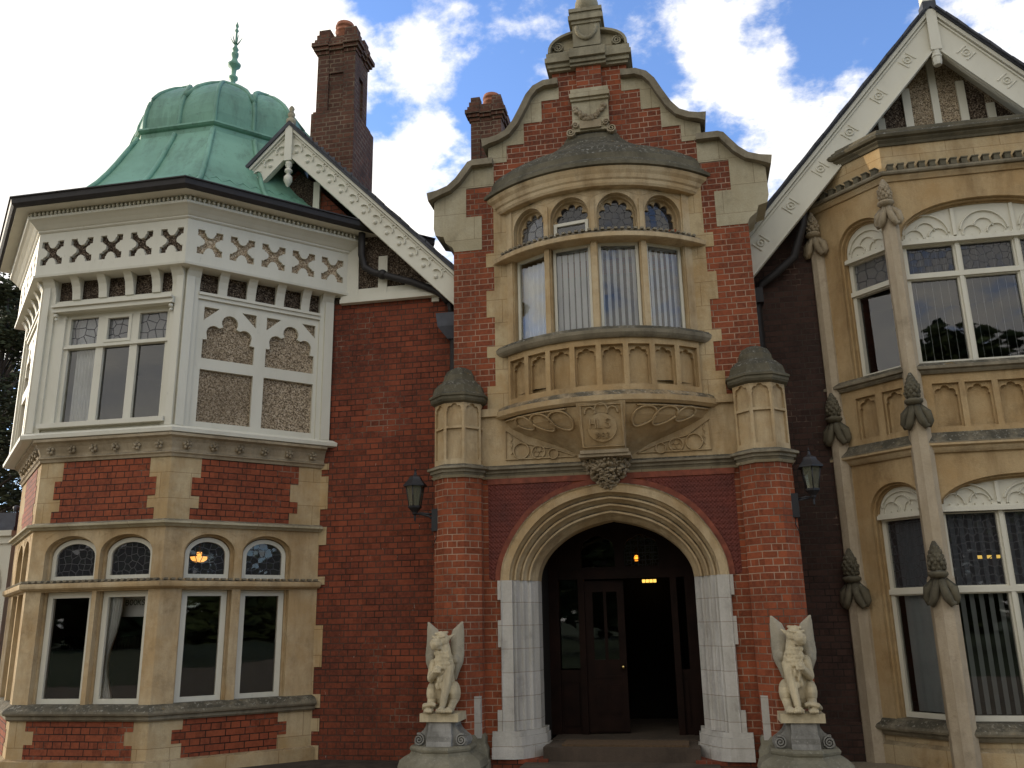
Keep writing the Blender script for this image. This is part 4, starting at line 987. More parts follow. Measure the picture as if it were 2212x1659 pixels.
def barge(Y, ax, az, slope, x_end, wv, sgn, th=.05, endcut=True):
    """A raking board in the plane Y from the apex (ax, az) to x_end; wv is its vertical depth."""
    f = front(Y); b = MB(); L = abs(x_end-ax); z1 = az-slope*L
    cut = wv/2/slope if endcut else 0
    P = [(ax, az), (ax, az-wv), (x_end-sgn*0, z1-wv), (x_end+sgn*cut*0, z1)]
    if endcut: P = [(ax, az), (ax, az-wv), (x_end-sgn*wv*.5*slope/(1+slope*slope)*2*.5, z1-wv+slope*wv*.5*slope/(1+slope*slope)), (x_end, z1)]
    plate(b, f, P if sgn < 0 else P[::-1] if False else (P if sgn < 0 else list(reversed(P))), [], -th, 0)
    # rails top and bottom
    for o, wd, w1 in ((.055*wv, .11*wv, .045), (.17*wv, .05*wv, .02), (.90*wv, .06*wv, .022), (.96*wv, .06*wv, .035)):
        q = [(ax, az-o+wd/2), (ax, az-o-wd/2), (x_end, z1-o-wd/2), (x_end, z1-o+wd/2)]; plate(b, f, q if sgn < 0 else list(reversed(q)), [], 0, w1)
    return b
GS = 1.02; GZ = 8.58
LGB = []
for sgn, xe in ((1, -1.80), (-1, -4.99)):
    b = barge(.15, GX, GZ, GS, xe, .47, sgn, endcut=(sgn < 0)); bb = part('bargeboard', 'white', b, H)
    b = MB(); f = front(.15); d = Vector((sgn, -GS)).normalized(); pv = Vector((-d.y, d.x)) if Vector((-d.y, d.x)).y > 0 else Vector((d.y, -d.x))
    nn = 13 if sgn > 0 else 3; st = .205
    for i in range(nn):
        c = Vector((GX, GZ-.235)) + d*(.19+i*.248*1.0)
        cr = [c+d*(.075*math.cos(R_(a)))*1 + pv*(.055*math.sin(R_(a))) + pv*.0 for a in range(0, 181, 20)]
        ribbon(b, f, [tuple(p) for p in cr], .026, 0, .028)
        q = c-pv*.045+d*.015; ball(b, f(q.x, q.y, .0), .032, 8, 5)
        for a in (90, 210, 330): q = c+pv*.10+d*(.03*math.cos(R_(a))+.02)+pv*.022*math.sin(R_(a)); ball(b, f(q.x, q.y, .0), .017, 6, 4)
    part('carved_scrolls', 'white', b, bb)
b = MB(); f = front(.15); box(b, f, GX-.055, GX+.055, 8.02, 8.62, -.06, .06); lathe(b, f(GX, 7.62, 0), [(0, 0), (.03, .03), (.062, .10), (.06, .16), (.025, .20), (.03, .22), (.055, .24), (.055, .27), (.025, .30), (.05, .34), (.05, .42)], 12); part('pendant_post', 'white', b, H)
b = MB(); lathe(b, f(GX, 8.66, 0), [(.06, -.06), (.07, 0), (.07, .04), (.03, .06), (.045, .09), (.055, .13), (.03, .17), (.03, .19), (.042, .22), (.02, .26), (0, .27)], 12); part('gable_knob', 'stone_pale', b, H)
b = MB()
def roof_slope(mb, ax, az, slope, x_end, y0, y1, sgn, th=.05):
    n = Vector((slope*sgn, 1)).normalized()*th; L = abs(x_end-ax); z1 = az-slope*L
    P = [(ax, az), (x_end, z1), (x_end+n.x, z1+n.y), (ax, az+n.y/ (1) + abs(n.x)*slope)]
    vs = [(x, y, z) for y in (y0, y1) for x, z in P]; mb.add(vs, [(0, 1, 2, 3), (7, 6, 5, 4), (0, 4, 5, 1), (1, 5, 6, 2), (2, 6, 7, 3), (3, 7, 4, 0)]); return mb
roof_slope(b, GX, GZ+.005, GS, -1.75, .08, 6.0, 1); roof_slope(b, GX, GZ+.005, GS, -5.02, .08, 1.1, -1); part('slate_roof', 'slate', b, H)
b = MB()
for k in range(22):
    x = GX+.1+k*.12; z = GZ+.07-GS*(x-GX); P4 = [(x-.075, z+.055), (x-.07, z+.078+.006*(k % 3)), (x+.06, z-.052+.006*((k*5) % 3)), (x+.055, z-.075)]; plate(b, front(.07), P4[::-1], [], -.2, .004)
part('slate_edge', 'slate', b, H)
# stepped copper flashing where the dome meets the gable
b = MB()
for k in range(7):
    x = -4.02+k*.085; z = 7.33-k*.065
    plate(b, front(.45), [(x, z-.13), (x+.09, z-.18), (x+.09, z-.06), (x, z+.02)], [], -.005, .012+.002*(k % 2))
part('stepped_flashing', 'copper', b, H)

# ------------------------------------------------------------------ chimneys
def chimney(x0, x1, y0, dep, zb, zs, zt, dlow=.05, pot=True, name='chimney_stack'):
    b = MB(); w = x1-x0; cy = y0+dep/2; cx = (x0+x1)/2
    def bx(dx0, dx1, za, zc, dy0=0, dy1=0): box(b, front(y0), x0-dx0, x1+dx1, za, zc, -dep-dy1, dy0)
    bx(dlow, dlow*.6, zb, zs, dlow, .25); bx(dlow*.6, dlow*.3, zs, zs+.04, dlow*.6, .15)
    # shaft: four corner piers with recessed fields
    pw = w*.30
    for (a, c) in ((x0, x0+pw), (x1-pw, x1)):
        for (ya, yc) in ((0, -pw), (-dep+pw, -dep)): box(b, front(y0), a, c, zs, zt-.46, yc, ya)
    box(b, front(y0), x0+.035, x1-.035, zs, zt-.46, -dep+.04, -.04)
    box(b, front(y0), x0+.001, x1-.001, zt-.80, zt-.46, -dep, -.015); box(b, front(y0), x0-.02, x1+.02, zt-.83, zt-.80+.005, -dep-.02, .02) if False else None
    for i, (o, h0, h1) in enumerate(((.02, .46, .40), (.055, .40, .34), (.085, .34, .27), (.05, .27, .20), (.025, .20, .10), (.0, .10, .0))):
        for (a, c) in ((x0-o, x0+pw), (x1-pw, x1+o)):
            for (ya, yc) in ((o, -pw), (-dep+pw, -dep-o)): box(b, front(y0), a, c, zt-h0, zt-h1, yc, ya)
        if i < 5: box(b, front(y0), x0+.03-o, x1-.03+o, zt-h0, zt-h1-(.0 if i < 4 else .04), -dep+.03-o, -.03+o)
    ch = part(name, 'brick_chim', b, H)
    b = MB(); lathe(b, (cx+.03, cy-.05, zt-.12), [(.135, 0), (.145, .05), (.14, .16), (.155, .17), (.155, .20), (.135, .21), (.135, .25), (.155, .26), (.155, .29), (.135, .30), (.14, .335), (.12, .34), (.0, .33)], 18); part('chimney_pot', 'pot', b, ch)
chimney(-4.31, -3.69, .85, .55, 7.6, 9.20, 10.72)
b = MB()
for k in range(8):
    x = -4.42+k*.095; z = GZ+.13-GS*(x-GX); box(b, front(.85), x, x+.10, z-.22, z+.02, .05, .062)
part('stepped_flashing', 'lead', b, H)
chimney(-2.22, -1.70, 2.4, .8, 6.0, 6.2, 10.2)

# rainwater pipes
b = MB(); tube(b, [(-3.28, .30, 6.9), (-3.29, .33, 6.55), (-3.24, .34, 6.36), (-3.10, .34, 6.27), (-2.55, .34, 6.08), (-2.22, .34, 5.92), (-2.12, .34, 5.84), (-2.05, .36, 5.74)], .05, 10)
ball(b, (-2.98, .34, 6.23), .07, 8, 6); pp = part('rainwater_pipe', 'gutter', b, H)
b = MB(); f = front(.45); loft(b, [[f(-2.19, 5.56, .02), f(-1.89, 5.56, .02), f(-1.89, 5.56, .22), f(-2.19, 5.56, .22)], [f(-2.17, 5.38, .02), f(-1.90, 5.38, .02), f(-1.90, 5.38, .20), f(-2.17, 5.38, .20)], [f(-2.05, 5.22, .04), f(-1.93, 5.22, .04), f(-1.93, 5.22, .14), f(-2.05, 5.22, .14)]], True, True)
hop = part('rainwater_hopper', 'lead', b, H)
b = MB(); tube(b, [(-1.985, .36, 5.25), (-1.985, .37, .05)], .042, 10); tube(b, [(-2.03, .36, 5.74), (-2.0, .34, 5.56)], .045, 8); part('rainwater_pipe', 'gutter', b, H)
b = MB(); tube(b, [(2.72, .78, 7.0), (2.64, .80, 6.55), (2.50, .85, 6.15), (2.25, .88, 5.95), (2.04, .90, 5.82), (1.98, .90, 5.6), (1.98, .92, .1)], .055, 10); box(b, front(1.0), 1.90, 2.06, 5.55, 5.75, 0, .2); part('rainwater_pipe', 'gutter', b, H)

# ------------------------------------------------------------------ the stone bay on the right
RX0, RX1, RY = 3.57, 5.68, .25
FR = Fr((RX0, RY), (1, 0)); FL = Fr((RX0, RY), (S2, -S2)); FRR = Fr((RX1, RY), (S2, S2))
RP = [(RX0-.85, RY+.85), (RX0, RY), (RX1, RY), (RX1+.85, RY+.85)]
RW = RX1-RX0
def bay_wall(fr, u0, u1, wins):
    """wins: (a, b, upper spring, upper top, lower spring, lower top)"""
    for d0, d1, gr in ((-.05, 0, .045), (-.10, -.0505, .02), (-.24, -.1005, 0)):
        b = MB(); hs = []
        for a, c, s1, t1, s2, t2 in wins:
            hs += [archp(a-gr, c+gr, 4.40, s1, t1+gr, 22, 2.2), archp(a-gr, c+gr, .46, s2, t2+gr, 22, 2.2)]
        plate(b, fr, rect(u0, u1, .44, 3.40), [h for h in hs if h[0][1] < 1], d0, d1); plate(b, fr, rect(u0, u1, 4.36, 6.80), [h for h in hs if h[0][1] > 1], d0, d1)
        part('bay_stonework', 'stone_or', b, H)
bay_wall(FR, 0, RW, [(.13, RW-.13, 6.0, 6.43, 2.70, 3.06)]); bay_wall(FL, -1.05, 0, [(-.71, -.105, 6.05, 6.40, 2.72, 3.05)]); bay_wall(FRR, 0, 1.05, [(.105, .71, 6.05, 6.40, 2.72, 3.05)])
b = MB(); sweep(b, RP, [(-.25, -.1), (.05, -.1), (.05, .20), (.0, .24), (0, .44), (-.25, .44)]); part('bay_stonework', 'stone_ash', b, H)
b = MB(); sweep(b, RP, [(-.1, .30), (.03, .30), (.05, .33), (.05, .35), (.09, .36), (.10, .385), (.09, .41), (.02, .475), (-.12, .485)]); part('bay_sill', 'stone_dark', b, H)
b = MB(); sweep(b, RP, [(-.12, 4.29), (.03, 4.29), (.05, 4.315), (.05, 4.33), (.085, 4.34), (.085, 4.375), (.02, 4.425), (-.12, 4.435)]); part('bay_sill', 'stone_dark', b, H)
b = MB(); sweep(b, RP, [(-.1, 3.36), (.03, 3.365), (.05, 3.39), (.06, 3.41), (.06, 3.425), (.10, 3.44), (.10, 3.465), (-.1, 3.468)]); part('bay_string', 'stone', b, H)
b = MB(); sweep(b, RP, [(-.1, 3.468), (.10, 3.468), (.10, 3.48), (.01, 3.60), (-.1, 3.605)]); part('bay_string', 'stone_dark', b, H)
for fr, cs_, u0, u1 in ((FR, [.325+.353*k for k in range(5)][:5], 0, RW), (FL, [-.635, -.275], -1.05, 0), (FRR, [.275, .635], 0, 1.05)):
    b = MB(); hp = .145 if fr is FR else .135
    if fr is FR: cs_ = [.35+.3525*k for k in range(5)]
    plate(b, fr, rect(u0, u1, 3.55, 4.33), [rect(c-hp, c+hp, 3.66, 4.18) for c in cs_], -.04, 0)
    plate(b, fr, rect(u0, u1, 3.56, 4.32), [foil(c-hp+.02, c+hp-.02, 3.68, 4.04, 4.16, 3, .22, 30) for c in cs_], -.085, -.0405); box(b, fr, u0, u1, 3.57, 4.31, -.2, -.0855); part('panelled_apron', 'stone_or', b, H)
b = MB(); sweep(b, RP, [(-.24, 6.78), (.02, 6.78), (.03, 6.80), (.05, 6.83), (.05, 6.85), (-.24, 6.851)]); part('bay_cornice', 'stone', b, H)
b = MB(); sweep(b, RP, [(-.24, 6.851), (.08, 6.851), (.09, 6.87), (.09, 6.895), (.02, 6.93), (-.24, 6.931)]); bc = part('bay_cornice', 'stone_dark', b, H)
b = MB()
for fr, u0, u1 in ((FR, .02, RW-.02), (FL, -1.02, -.02), (FRR, .02, 1.02)):
    nn = round((u1-u0)/.119)
    for i in range(nn): u = u0+(u1-u0)*(i+.5)/nn; box(b, fr, u-.033, u+.033, 6.905, 6.972, -.02, .078); box(b, fr, u-.040, u+.040, 6.972, 6.988, -.02, .086)
for p in (FR(.0, 0, .0), FR(RW, 0, 0)): pass
part('crenel_row', 'stone_lich', b, bc)
b = MB(); sweep(b, RP, [(-.24, 6.93), (.0, 6.93), (.0, 7.27), (-.24, 7.27)]); part('parapet', 'stone_ash', b, H)
b = MB(); sweep(b, RP, [(-.24, 7.265), (.02, 7.27), (.03, 7.30), (.06, 7.33), (.06, 7.345), (.10, 7.36), (.115, 7.39), (.10, 7.42), (.07, 7.425), (.07, 7.455), (.04, 7.465), (.03, 7.50), (-.24, 7.51)]); part('parapet_coping', 'stone_lich', b, H)
b = MB(); b.add([(2.75, 1.0, 7.4), (3.6, .3, 7.4), (5.65, .3, 7.4), (6.5, 1.0, 7.4)], [(0, 1, 2, 3)]); part('flat_roof', 'lead', b, H)
# windows: joinery with carved tympanum
def bay_joinery(fr, a, c, zb, ztr, zhd, zsp, ztop, mull, tyc, glz):
    b = MB(); k = .05; cols = [a]+[x for m in mull for x in (m-.045, m+.045)]+[c]
    lights = [(cols[2*i]+(k if i == 0 else 0), cols[2*i+1]-(k if i == len(cols)//2-1 else 0)) for i in range(len(cols)//2)]
    hs = [rect(l0, l1, zb+.055, ztr-.045) for l0, l1 in lights] + [rect(l0, l1, ztr+.045, zhd-.03) for l0, l1 in lights]
    plate(b, fr, rect(a-.02, c+.02, zb, zhd), hs, -.20, -.13)
    box(b, fr, a, c, ztr-.03, ztr+.028, -.13, -.10)
    for m in mull: box(b, fr, m-.022, m+.022, zb+.01, zhd, -.13, -.105)
    wf = part('window_frame', 'white', b, H)
    for l0, l1 in lights:
        p = MB()
        if len(mull) == 0 and zb > 3: q0 = fr(l0-.01, 0, -.20); ca = R_(8); f3 = Fr(q0[:2], (fr.ux[0]*math.cos(ca)-fr.ux[1]*math.sin(ca), fr.ux[0]*math.sin(ca)+fr.ux[1]*math.cos(ca))); pane(p, f3, rect(0, l1-l0+.03, zb+.045, ztr-.035), 0)
        else: pane(p, fr, rect(l0-.01, l1+.01, zb+.045, ztr-.035), -.17)
        part('pane', 'glass', p, wf, recalc=False)
        p = MB(); pane(p, fr, rect(l0-.01, l1+.01, ztr+.035, zhd-.02), -.17); part('leaded_pane', glz, p, wf, recalc=False)
    b = MB(); tyo = archp(a-.015, c+.015, zhd+.02, zsp, ztop+.01, 22, 2.2); plate(b, fr, tyo, [], -.20, -.12)
    box(b, fr, a-.01, c+.01, zhd-.012, zhd+.035, -.2, -.06); box(b, fr, a-.01, c+.01, zhd+.035, zhd+.055, -.2, -.085)
    n_ = int((c-a)/.085)
    for i in range(n_): u = a+(c-a)*(i+.5)/n_; box(b, fr, u-.026, u+.026, zhd+.056, zhd+.078, -.12, -.095)
    hh = (ztop-zhd)
    for t in tyc:
        wdt = (c-a)/len(tyc); base = zhd+.085; rr = min(wdt*.36, hh*.66)
        ribbon(b, fr, [(t+wdt*.44*math.cos(R_(q)), base+hh*.62*math.sin(R_(q))) for q in range(8, 173, 8)], .028, -.125, -.095)
        for q0 in (-1, 0, 1): ribbon(b, fr, circ(t+q0*rr*.62, base+(.0 if q0 else hh*.18), rr*.48, -5 if q0 <= 0 else 10, 175 if q0 >= 0 else 190, 12), .020, -.125, -.098)
    if len(tyc) > 1:
        for m in mull: box(b, fr, m-.02, m+.02, zhd+.08, zhd+hh*.93, -.12, -.095)
    part('carved_tympanum', 'white', b, wf)
ml = (.75, 1.415)
bay_joinery(FR, .13, RW-.13, 4.43, 5.55, 5.965, 6.0, 6.43, ml, (.42, 1.08, 1.74), 'leaded')
bay_joinery(FR, .13, RW-.13, .49, 1.855, 2.72, 2.70, 3.06, ml, (.42, 1.08, 1.74), 'leaded')
for fr, s in ((FL, -1), (FRR, 1)):
    a, c = sorted((s*.71, s*.105))
    bay_joinery(fr, a, c, 4.43, 5.54, 5.965, 6.05, 6.40, (), ((a+c)/2,), 'leadedw' if s < 0 else 'leaded'); bay_joinery(fr, a, c, .49, 1.855, 2.70, 2.72, 3.05, (), ((a+c)/2,), 'leaded')
# corner shafts with fruit-like knops
def shaft(cx, cy, name='corner_shaft', half=None):
    b = MB()
    for ap, z0, z1 in ((.132, -.1, 2.0), (.112, 2.0, 4.0), (.093, 4.0, 6.35)): oct_prism(b, cx, cy, [(ap, z0), (ap, z1-.04), (ap-.012, z1)])
    return part(name, 'stone_sh', b, H)
def knop(cx, cy, z, s, out, par):
    b = MB(); o = Vector((out[0], out[1], 0)).normalized(); c = Vector((cx, cy, z)) + o*(.098 if z > 6 else .116 if z > 3 else .137); t = Vector((-o.y, o.x, 0))
    lathe(b, c, [(.015, .36*s), (.035*s, .32*s), (.06*s, .25*s), (.075*s, .17*s), (.07*s, .10*s), (.05*s, .07*s), (.095*s, .055*s), (.10*s, .03*s), (.07*s, .0), (.02, -.01)], 12)
    for k in range(6):
        for j in range(8):
            a = 2*math.pi*(j+.5*(k % 2))/8; zz = (.10+.037*k)*s; rr = (.066, .074, .072, .062, .048, .032)[k]*s*rnd.uniform(.92, 1.08); ball(b, (c.x+rr*math.cos(a), c.y+rr*math.sin(a), c.z+zz+rnd.uniform(-.006, .006)), rnd.uniform(.017, .024)*s, 6, 4, (1, 1, 1.25))
    for sg in (-1, 1):
        tube(b, [c+t*sg*.02*s, c+t*sg*.035*s+Vector((0, 0, -.10*s))+o*.03*s, c+t*sg*.06*s+Vector((0, 0, -.19*s))+o*.03*s, c+t*sg*.095*s+Vector((0, 0, -.255*s))+o*.01*s, c+t*sg*.125*s+Vector((0, 0, -.235*s))], [.035*s, .04*s, .045*s, .035*s, .018*s], 8)
        tube(b, [c+t*sg*.05*s+Vector((0, 0, -.02*s))-o*.02, c+t*sg*.11*s+Vector((0, 0, -.10*s))-o*.03, c+t*sg*.13*s+Vector((0, 0, -.20*s))-o*.03, c+t*sg*.12*s+Vector((0, 0, -.26*s))-o*.02], [.03*s, .05*s, .045*s, .02*s], 7)
    part('carved_knop', 'stone_carv' if z > 6 else 'stone_lich', b, par)
for cx, cy, ow in ((RX0, RY, (-.4, -1)), (RX1, RY, (.4, -1)), (RX0-.745, RY+.745, (-.6, -1)), (RX1+.745, RY+.745, (.6, -1))):
    sh_ = shaft(cx, cy)
    for z, s in ((6.42, 1.0), (3.92, 1.05), (1.98, 1.1)): knop(cx, cy, z, s, ow, sh_)

# right gable above the bay
RG, RZ, RS = 4.545, 9.45, 1.149
fr = front(1.0)
b = MB(); plate(b, fr, [(2.95, 6.6), (7.2, 5.9), (7.2, 6.3), (RG, 9.2), (2.95, 7.3)], [], -.3, .001); part('roughcast_panel', 'roughL', b, H)
b = MB()
for u0, u1 in ((3.20, 3.29), (3.79, 3.88), (4.14, 4.24), (4.50, 4.59), (4.83, 4.93), (5.16, 5.26), (5.80, 5.9)):
    zt = RZ-.55-RS*abs((u0+u1)/2-RG); b = MB(); box(b, fr, u0, u1, 7.2, zt, .0, .035); part('gable_timber', 'white', b, H)
b = MB()
for u0, u1 in ((2.6, 3.79), (3.88, 4.14), (4.93, 5.16), (5.26, 6.5)): plate(b, fr, [(u0, 6.9), (u1, 6.9), (u1, RZ-.45-RS*abs(u1-RG)), (u0, RZ-.45-RS*abs(u0-RG))], [], -.1, .004)
part('roughcast_panel', 'roughD', b, H)
for sgn, xe in ((-1, 1.88), (1, 7.25)):
    b = barge(.65, RG, RZ, RS, xe, .62, sgn, .06, False); bb = part('bargeboard', 'white', b, H)
    f = front(.65); d = Vector((sgn, -RS)).normalized(); pv = Vector((-d.y*1, d.x)); pv = pv if pv.y > 0 else -pv
    for i in range(6):
        b = MB(); x = .365+.42*i; c = Vector((RG+sgn*x, RZ-.31-RS*x))
        for e in (-.095, .095): p = [c+d*(e-.016)+pv*.085, c+d*(e+.016)+pv*.085, c+d*(e+.016)-pv*.085, c+d*(e-.016)-pv*.085]; ribbon(b, f, [tuple(c+d*e*.85+pv*.075), tuple(c+d*e*.85-pv*.075)], .028, 0, .012)
        ribbon(b, f, circ(c.x, c.y, .048), .02, 0, .015, False); ball(b, f(c.x, c.y, .0), .02, 8, 5); part('carved_rosette', 'white', b, bb)
    b = MB(); f1 = front(.99); L_ = abs(xe-RG); q = [(RG, RZ-.30), (RG, RZ-.42), (xe, RZ-.42-RS*L_), (xe, RZ-.30-RS*L_)]
    b.add([f1(*q[1], 0), f1(*q[2], 0), f(*q[2], 0), f(*q[1], 0)], [(0, 1, 2, 3)]); part('barge_soffit', 'white', b, bb)
b = MB(); f = front(.65); box(b, f, RG-.065, RG+.065, 8.80, 9.42, -.06, .055); lathe(b, f(RG, 8.58, -.005), [(.0, 0), (.05, .01), (.06, .05), (.06, .12), (.068, .13), (.068, .15), (.06, .16), (.06, .24)], 8, R_(22.5), False); part('pendant_post', 'white', b, H)
b = MB(); box(b, f, RG-.07, RG+.07, 9.55, 9.70, -.12, .03); box(b, f, RG-.05, RG+.05, 9.70, 9.73, -.10, .01); part('gable_post', 'white', b, H)
b = MB(); box(b, f, RG-.085, RG+.085, 9.42, 9.555, -.14, .05); roof_slope(b, RG, RZ+.005, RS, 1.80, .58, 6.0, -1); roof_slope(b, RG, RZ+.005, RS, 7.3, .58, 6.0, 1)
for sgn in (-1, 1):
    for k in range(24):
        x = .12+k*.115; z = RZ+.05-RS*x; P4 = [(RG+sgn*(x-.065), z+.055), (RG+sgn*(x-.06), z+.085+.007*(k % 3)), (RG+sgn*(x+.06), z-.055+.007*((k*5) % 3)), (RG+sgn*(x+.055), z-.085)]; plate(b, front(.56), P4 if sgn < 0 else P4[::-1], [], -.15, .012)
part('slate_roof', 'slate', b, H)
b = MB(); plate(b, front(.7), [(1.86, 6.35), (2.35, 6.35), (2.2, 6.62), (2.28, 6.78), (2.05, 6.66), (1.86, 6.50)], [], -.5, 0); part('valley_lead', 'lead', b, H)

# ------------------------------------------------------------------ rooms behind the windows
def room(name, pts, z0, z1, mat):
    b = MB(); n_ = len(pts); vs = [(x, y, z0) for x, y in pts]+[(x, y, z1) for x, y in pts]
    fs = [tuple(range(n_)), tuple(range(n_, 2*n_))]
    for i in range(n_): 
        if not pts[i][2:]: pass
    for i in range(n_-1): fs.append((i, i+1, n_+i+1, n_+i))
    b.add(vs, fs); return part(name, mat, b, H)
lp = [(-3.92, .75), (-3.92, 4.2), (-8.2, 4.2), (-8.2, .75), (-6.83, -.68), (-5.24, -.68)]
# the last two edges (the window sides) stay open
def room_open(pts, k, z0, z1, mat):
    b = MB(); n_ = len(pts); vs = [(x, y, z0) for x, y in pts]+[(x, y, z1) for x, y in pts]
    fs = [tuple(range(n_)), tuple(range(n_, 2*n_))] + [(i, i+1, n_+i+1, n_+i) for i in range(k)]; b.add(vs, fs); part('room_lining', mat, b, H)
room_open(lp, 3, .3, 3.5, 'dark'); room_open([(-3.92, .75), (-3.92, 3.6), (-8.3, 3.6), (-8.3, .75), (-6.95, -.72), (-5.3, -.72)], 3, 3.75, 5.85, 'roomL')
room_open([(1.18, .1), (1.18, 3.2), (-1.18, 3.2), (-1.18, .1), (-.8, -.25), (0, -.4), (.8, -.25)], 3, 4.3, 6.75, 'dark')
rp = [(6.35, 1.2), (6.35, 5.0), (2.9, 5.0), (2.9, 1.2), (3.65, .48), (5.6, .48)]
room_open(rp, 3, .3, 3.35, 'dark'); room_open(rp, 3, 3.9, 6.7, 'dark')
b = MB(); box(b, front(.75), -8.50, -8.35, -.1, 6.5, -5, 0); part('brick_wall', 'brick_wall', b, H)
b = MB(); box(b, front(1.0), 6.5, 7.5, -.1, 6.6, -5, 0); part('brick_wall', 'brick_wall', b, H)

# ------------------------------------------------------------------ things behind the glass
for i, fr in enumerate(OR):
    if i == 0:
        b = MB(); P = []
        n_ = 26
        for z in (4.93, 6.0): P += [fr(-.24+.42*k/n_, z, -.17+.018*math.sin(k*1.3)) for k in range(n_+1)]
        b.add(P, [(k, k+1, n_+2+k, n_+1+k) for k in range(n_)], True); tag(b.build('window_blind', 'fabric'), 'closed pale blind filling the leftmost light of the curved window', 'blind', 'blinds in the curved window')
    else:
        lab = {1: 'slatted pale blind in the curved window light below the opened small pane', 2: 'slatted pale blind in the third light from the left of the curved window', 3: 'slatted pale blind drawn in the rightmost light of the curved window'}[i]
        b = MB(); wd = {1: .030, 2: .026, 3: .036}[i]
        for k in range(6):
            u = -.20+.078*k; c_, s_ = math.cos(.6), math.sin(.6); f2 = Fr(fr(u, 0, -.155)[:2], (fr.ux[0]*c_-fr.n[0]*s_, fr.ux[1]*c_-fr.n[1]*s_)); box(b, f2, -wd, wd, 4.92, 6.02, -.001, .001)
        o = tag(b.build('window_blind', 'blind'), lab, 'blind', 'blinds in the curved window')
        b = MB(); box(b, fr, -.23, .23, 6.02, 6.05, -.175, -.135); part('headrail', 'blind', b, o)
def slats(fr, us, z0, z1, wd, rot, w, mat, label, group):
    b = MB(); c_, s_ = math.cos(rot), math.sin(rot)
    for u in us: q = fr(u, 0, w); f2 = Fr(q[:2], (fr.ux[0]*c_-fr.n[0]*s_, fr.ux[1]*c_-fr.n[1]*s_)); box(b, f2, -wd, wd, z0, z1, -.001, .001)
    o = tag(b.build('window_blind', mat), label, 'blind', group)
    b = MB(); box(b, fr, us[0]-.06, us[-1]+.06, z1, z1+.035, w-.02, w+.02); part('headrail', mat, b, o)
slats(FR, [.16+.092*k for k in range(20)], 4.46, 5.94, .007, 1.2, -.225, 'blind', 'thin open slats behind the wide upper window of the stone bay', 'blinds in the stone bay')
slats(FR, [.16+.098*k for k in range(19)], .55, 2.68, .033, .5, -.235, 'blindd', 'grey slatted blind behind the wide lower window of the stone bay', 'blinds in the stone bay')
b = MB(); P = []
for z in (.55, 2.66): P += [FL(-.62+.50*k/20, z, -.25+.012*math.sin(k*1.7)) for k in range(21)]
b.add(P, [(k, k+1, 22+k, 21+k) for k in range(20)], True); tag(b.build('window_blind', 'blindd'), 'plain grey-green blind in the narrow lower side window of the stone bay', 'blind', 'blinds in the stone bay')
def curtain(fr, u0, u1, z0, z1, w, label, tie=False, mat='fabric'):
    b = MB(); n_ = 40; rings = []
    for j in range(13):
        z = z0+(z1-z0)*j/12; k = 1.0 if not tie else 1-.55*math.exp(-((z-z0-.35*(z1-z0))/.35)**2)
        rings.append([fr(u0+(u1-u0)*k*i/n_, z, w+.03*math.sin(i*.95)) for i in range(n_+1)])
    loft(b, rings, False, False, True); return tag(b.build('curtain', mat), label, 'curtain', 'curtains in the domed bay')
curtain(B5, -1.56, -1.27, 4.06, 5.5, -.17, 'pale curtain hanging at the left of the white framed upper window')
curtain(FBs, -.83, -.60, .78, 2.02, -.20, 'cream tied curtain in the ground floor window beside the book sign', True)
b = MB(); f = FBs; box(b, f, -.73, -.38, 1.74, 1.98, -.37, -.36); sgn_ = tag(b.build('shop_sign', 'paper'), 'white card lettered BOOKS hanging inside the ground floor bay window', 'sign')
b = MB(); letters(f, 'BOOKS', -.67, 1.875, .062, -.36, -.356, b); part('lettering', 'ink', b, sgn_)
b = MB(); box(b, front(1.2), -8.1, -6.7, .35, 1.3, -.5, 0); box(b, front(1.2), -8.1, -6.7, 1.30, 1.33, -.55, .03)
for k in range(26): u = -8.05+k*.05; box(b, front(1.2), u, u+.035, 1.33, 1.33+.14+.05*rnd.random(), -.3, -.1)
tag(b.build('display_table', 'wood'), 'dark book display standing inside the ground floor bay', 'display table')
b = MB(); lathe(b, FCs(.605, 2.47, -.75), [(.03, .06), (.035, .03), (.02, .01), (.11, 0), (.095, -.035), (.06, -.06), (.01, -.07)], 18); lam = tag(b.build('ceiling_lamp', 'lampon'), 'glowing orange lamp bowl seen through the leaded glass of the domed bay', 'lamp')
b = MB(); tube(b, [FCs(.605, 2.53, -.75), FCs(.605, 3.5, -.75)], .008, 6); part('lamp_cord', 'ink', b, lam)
for k in range(2):
    b = MB(); box(b, front(2.2), 4.55+.58*k, 5.0+.58*k, 2.285, 2.325, -.05, 0); o = tag(b.build('strip_light', 'tube'), 'yellow strip light %s behind the lower window of the stone bay' % ('nearer the porch' if k == 0 else 'at the far right edge'), 'lamp', 'strip lights in the stone bay')
b = MB(); lathe(b, (.19, 1.75, 2.36), [(.025, 0), (.034, .03), (.026, .065), (.01, .075)], 12); hl = tag(b.build('hall_lantern', 'lampon'), 'small lit lamp hanging behind the amber fanlight of the doorway', 'lamp')
b = MB(); tube(b, [(.19, 1.75, 2.43), (.19, 1.75, 2.9)], .006, 6); part('lamp_cord', 'ink', b, hl)
b = MB(); [box(b, front(4.6), .105+.06*q, .155+.06*q, 2.185, 2.235, -.03, 0) for q in range(4)]; tag(b.build('lit_panel', 'tube'), 'small row of lit yellow panes deep inside the dark hall', 'lamp')

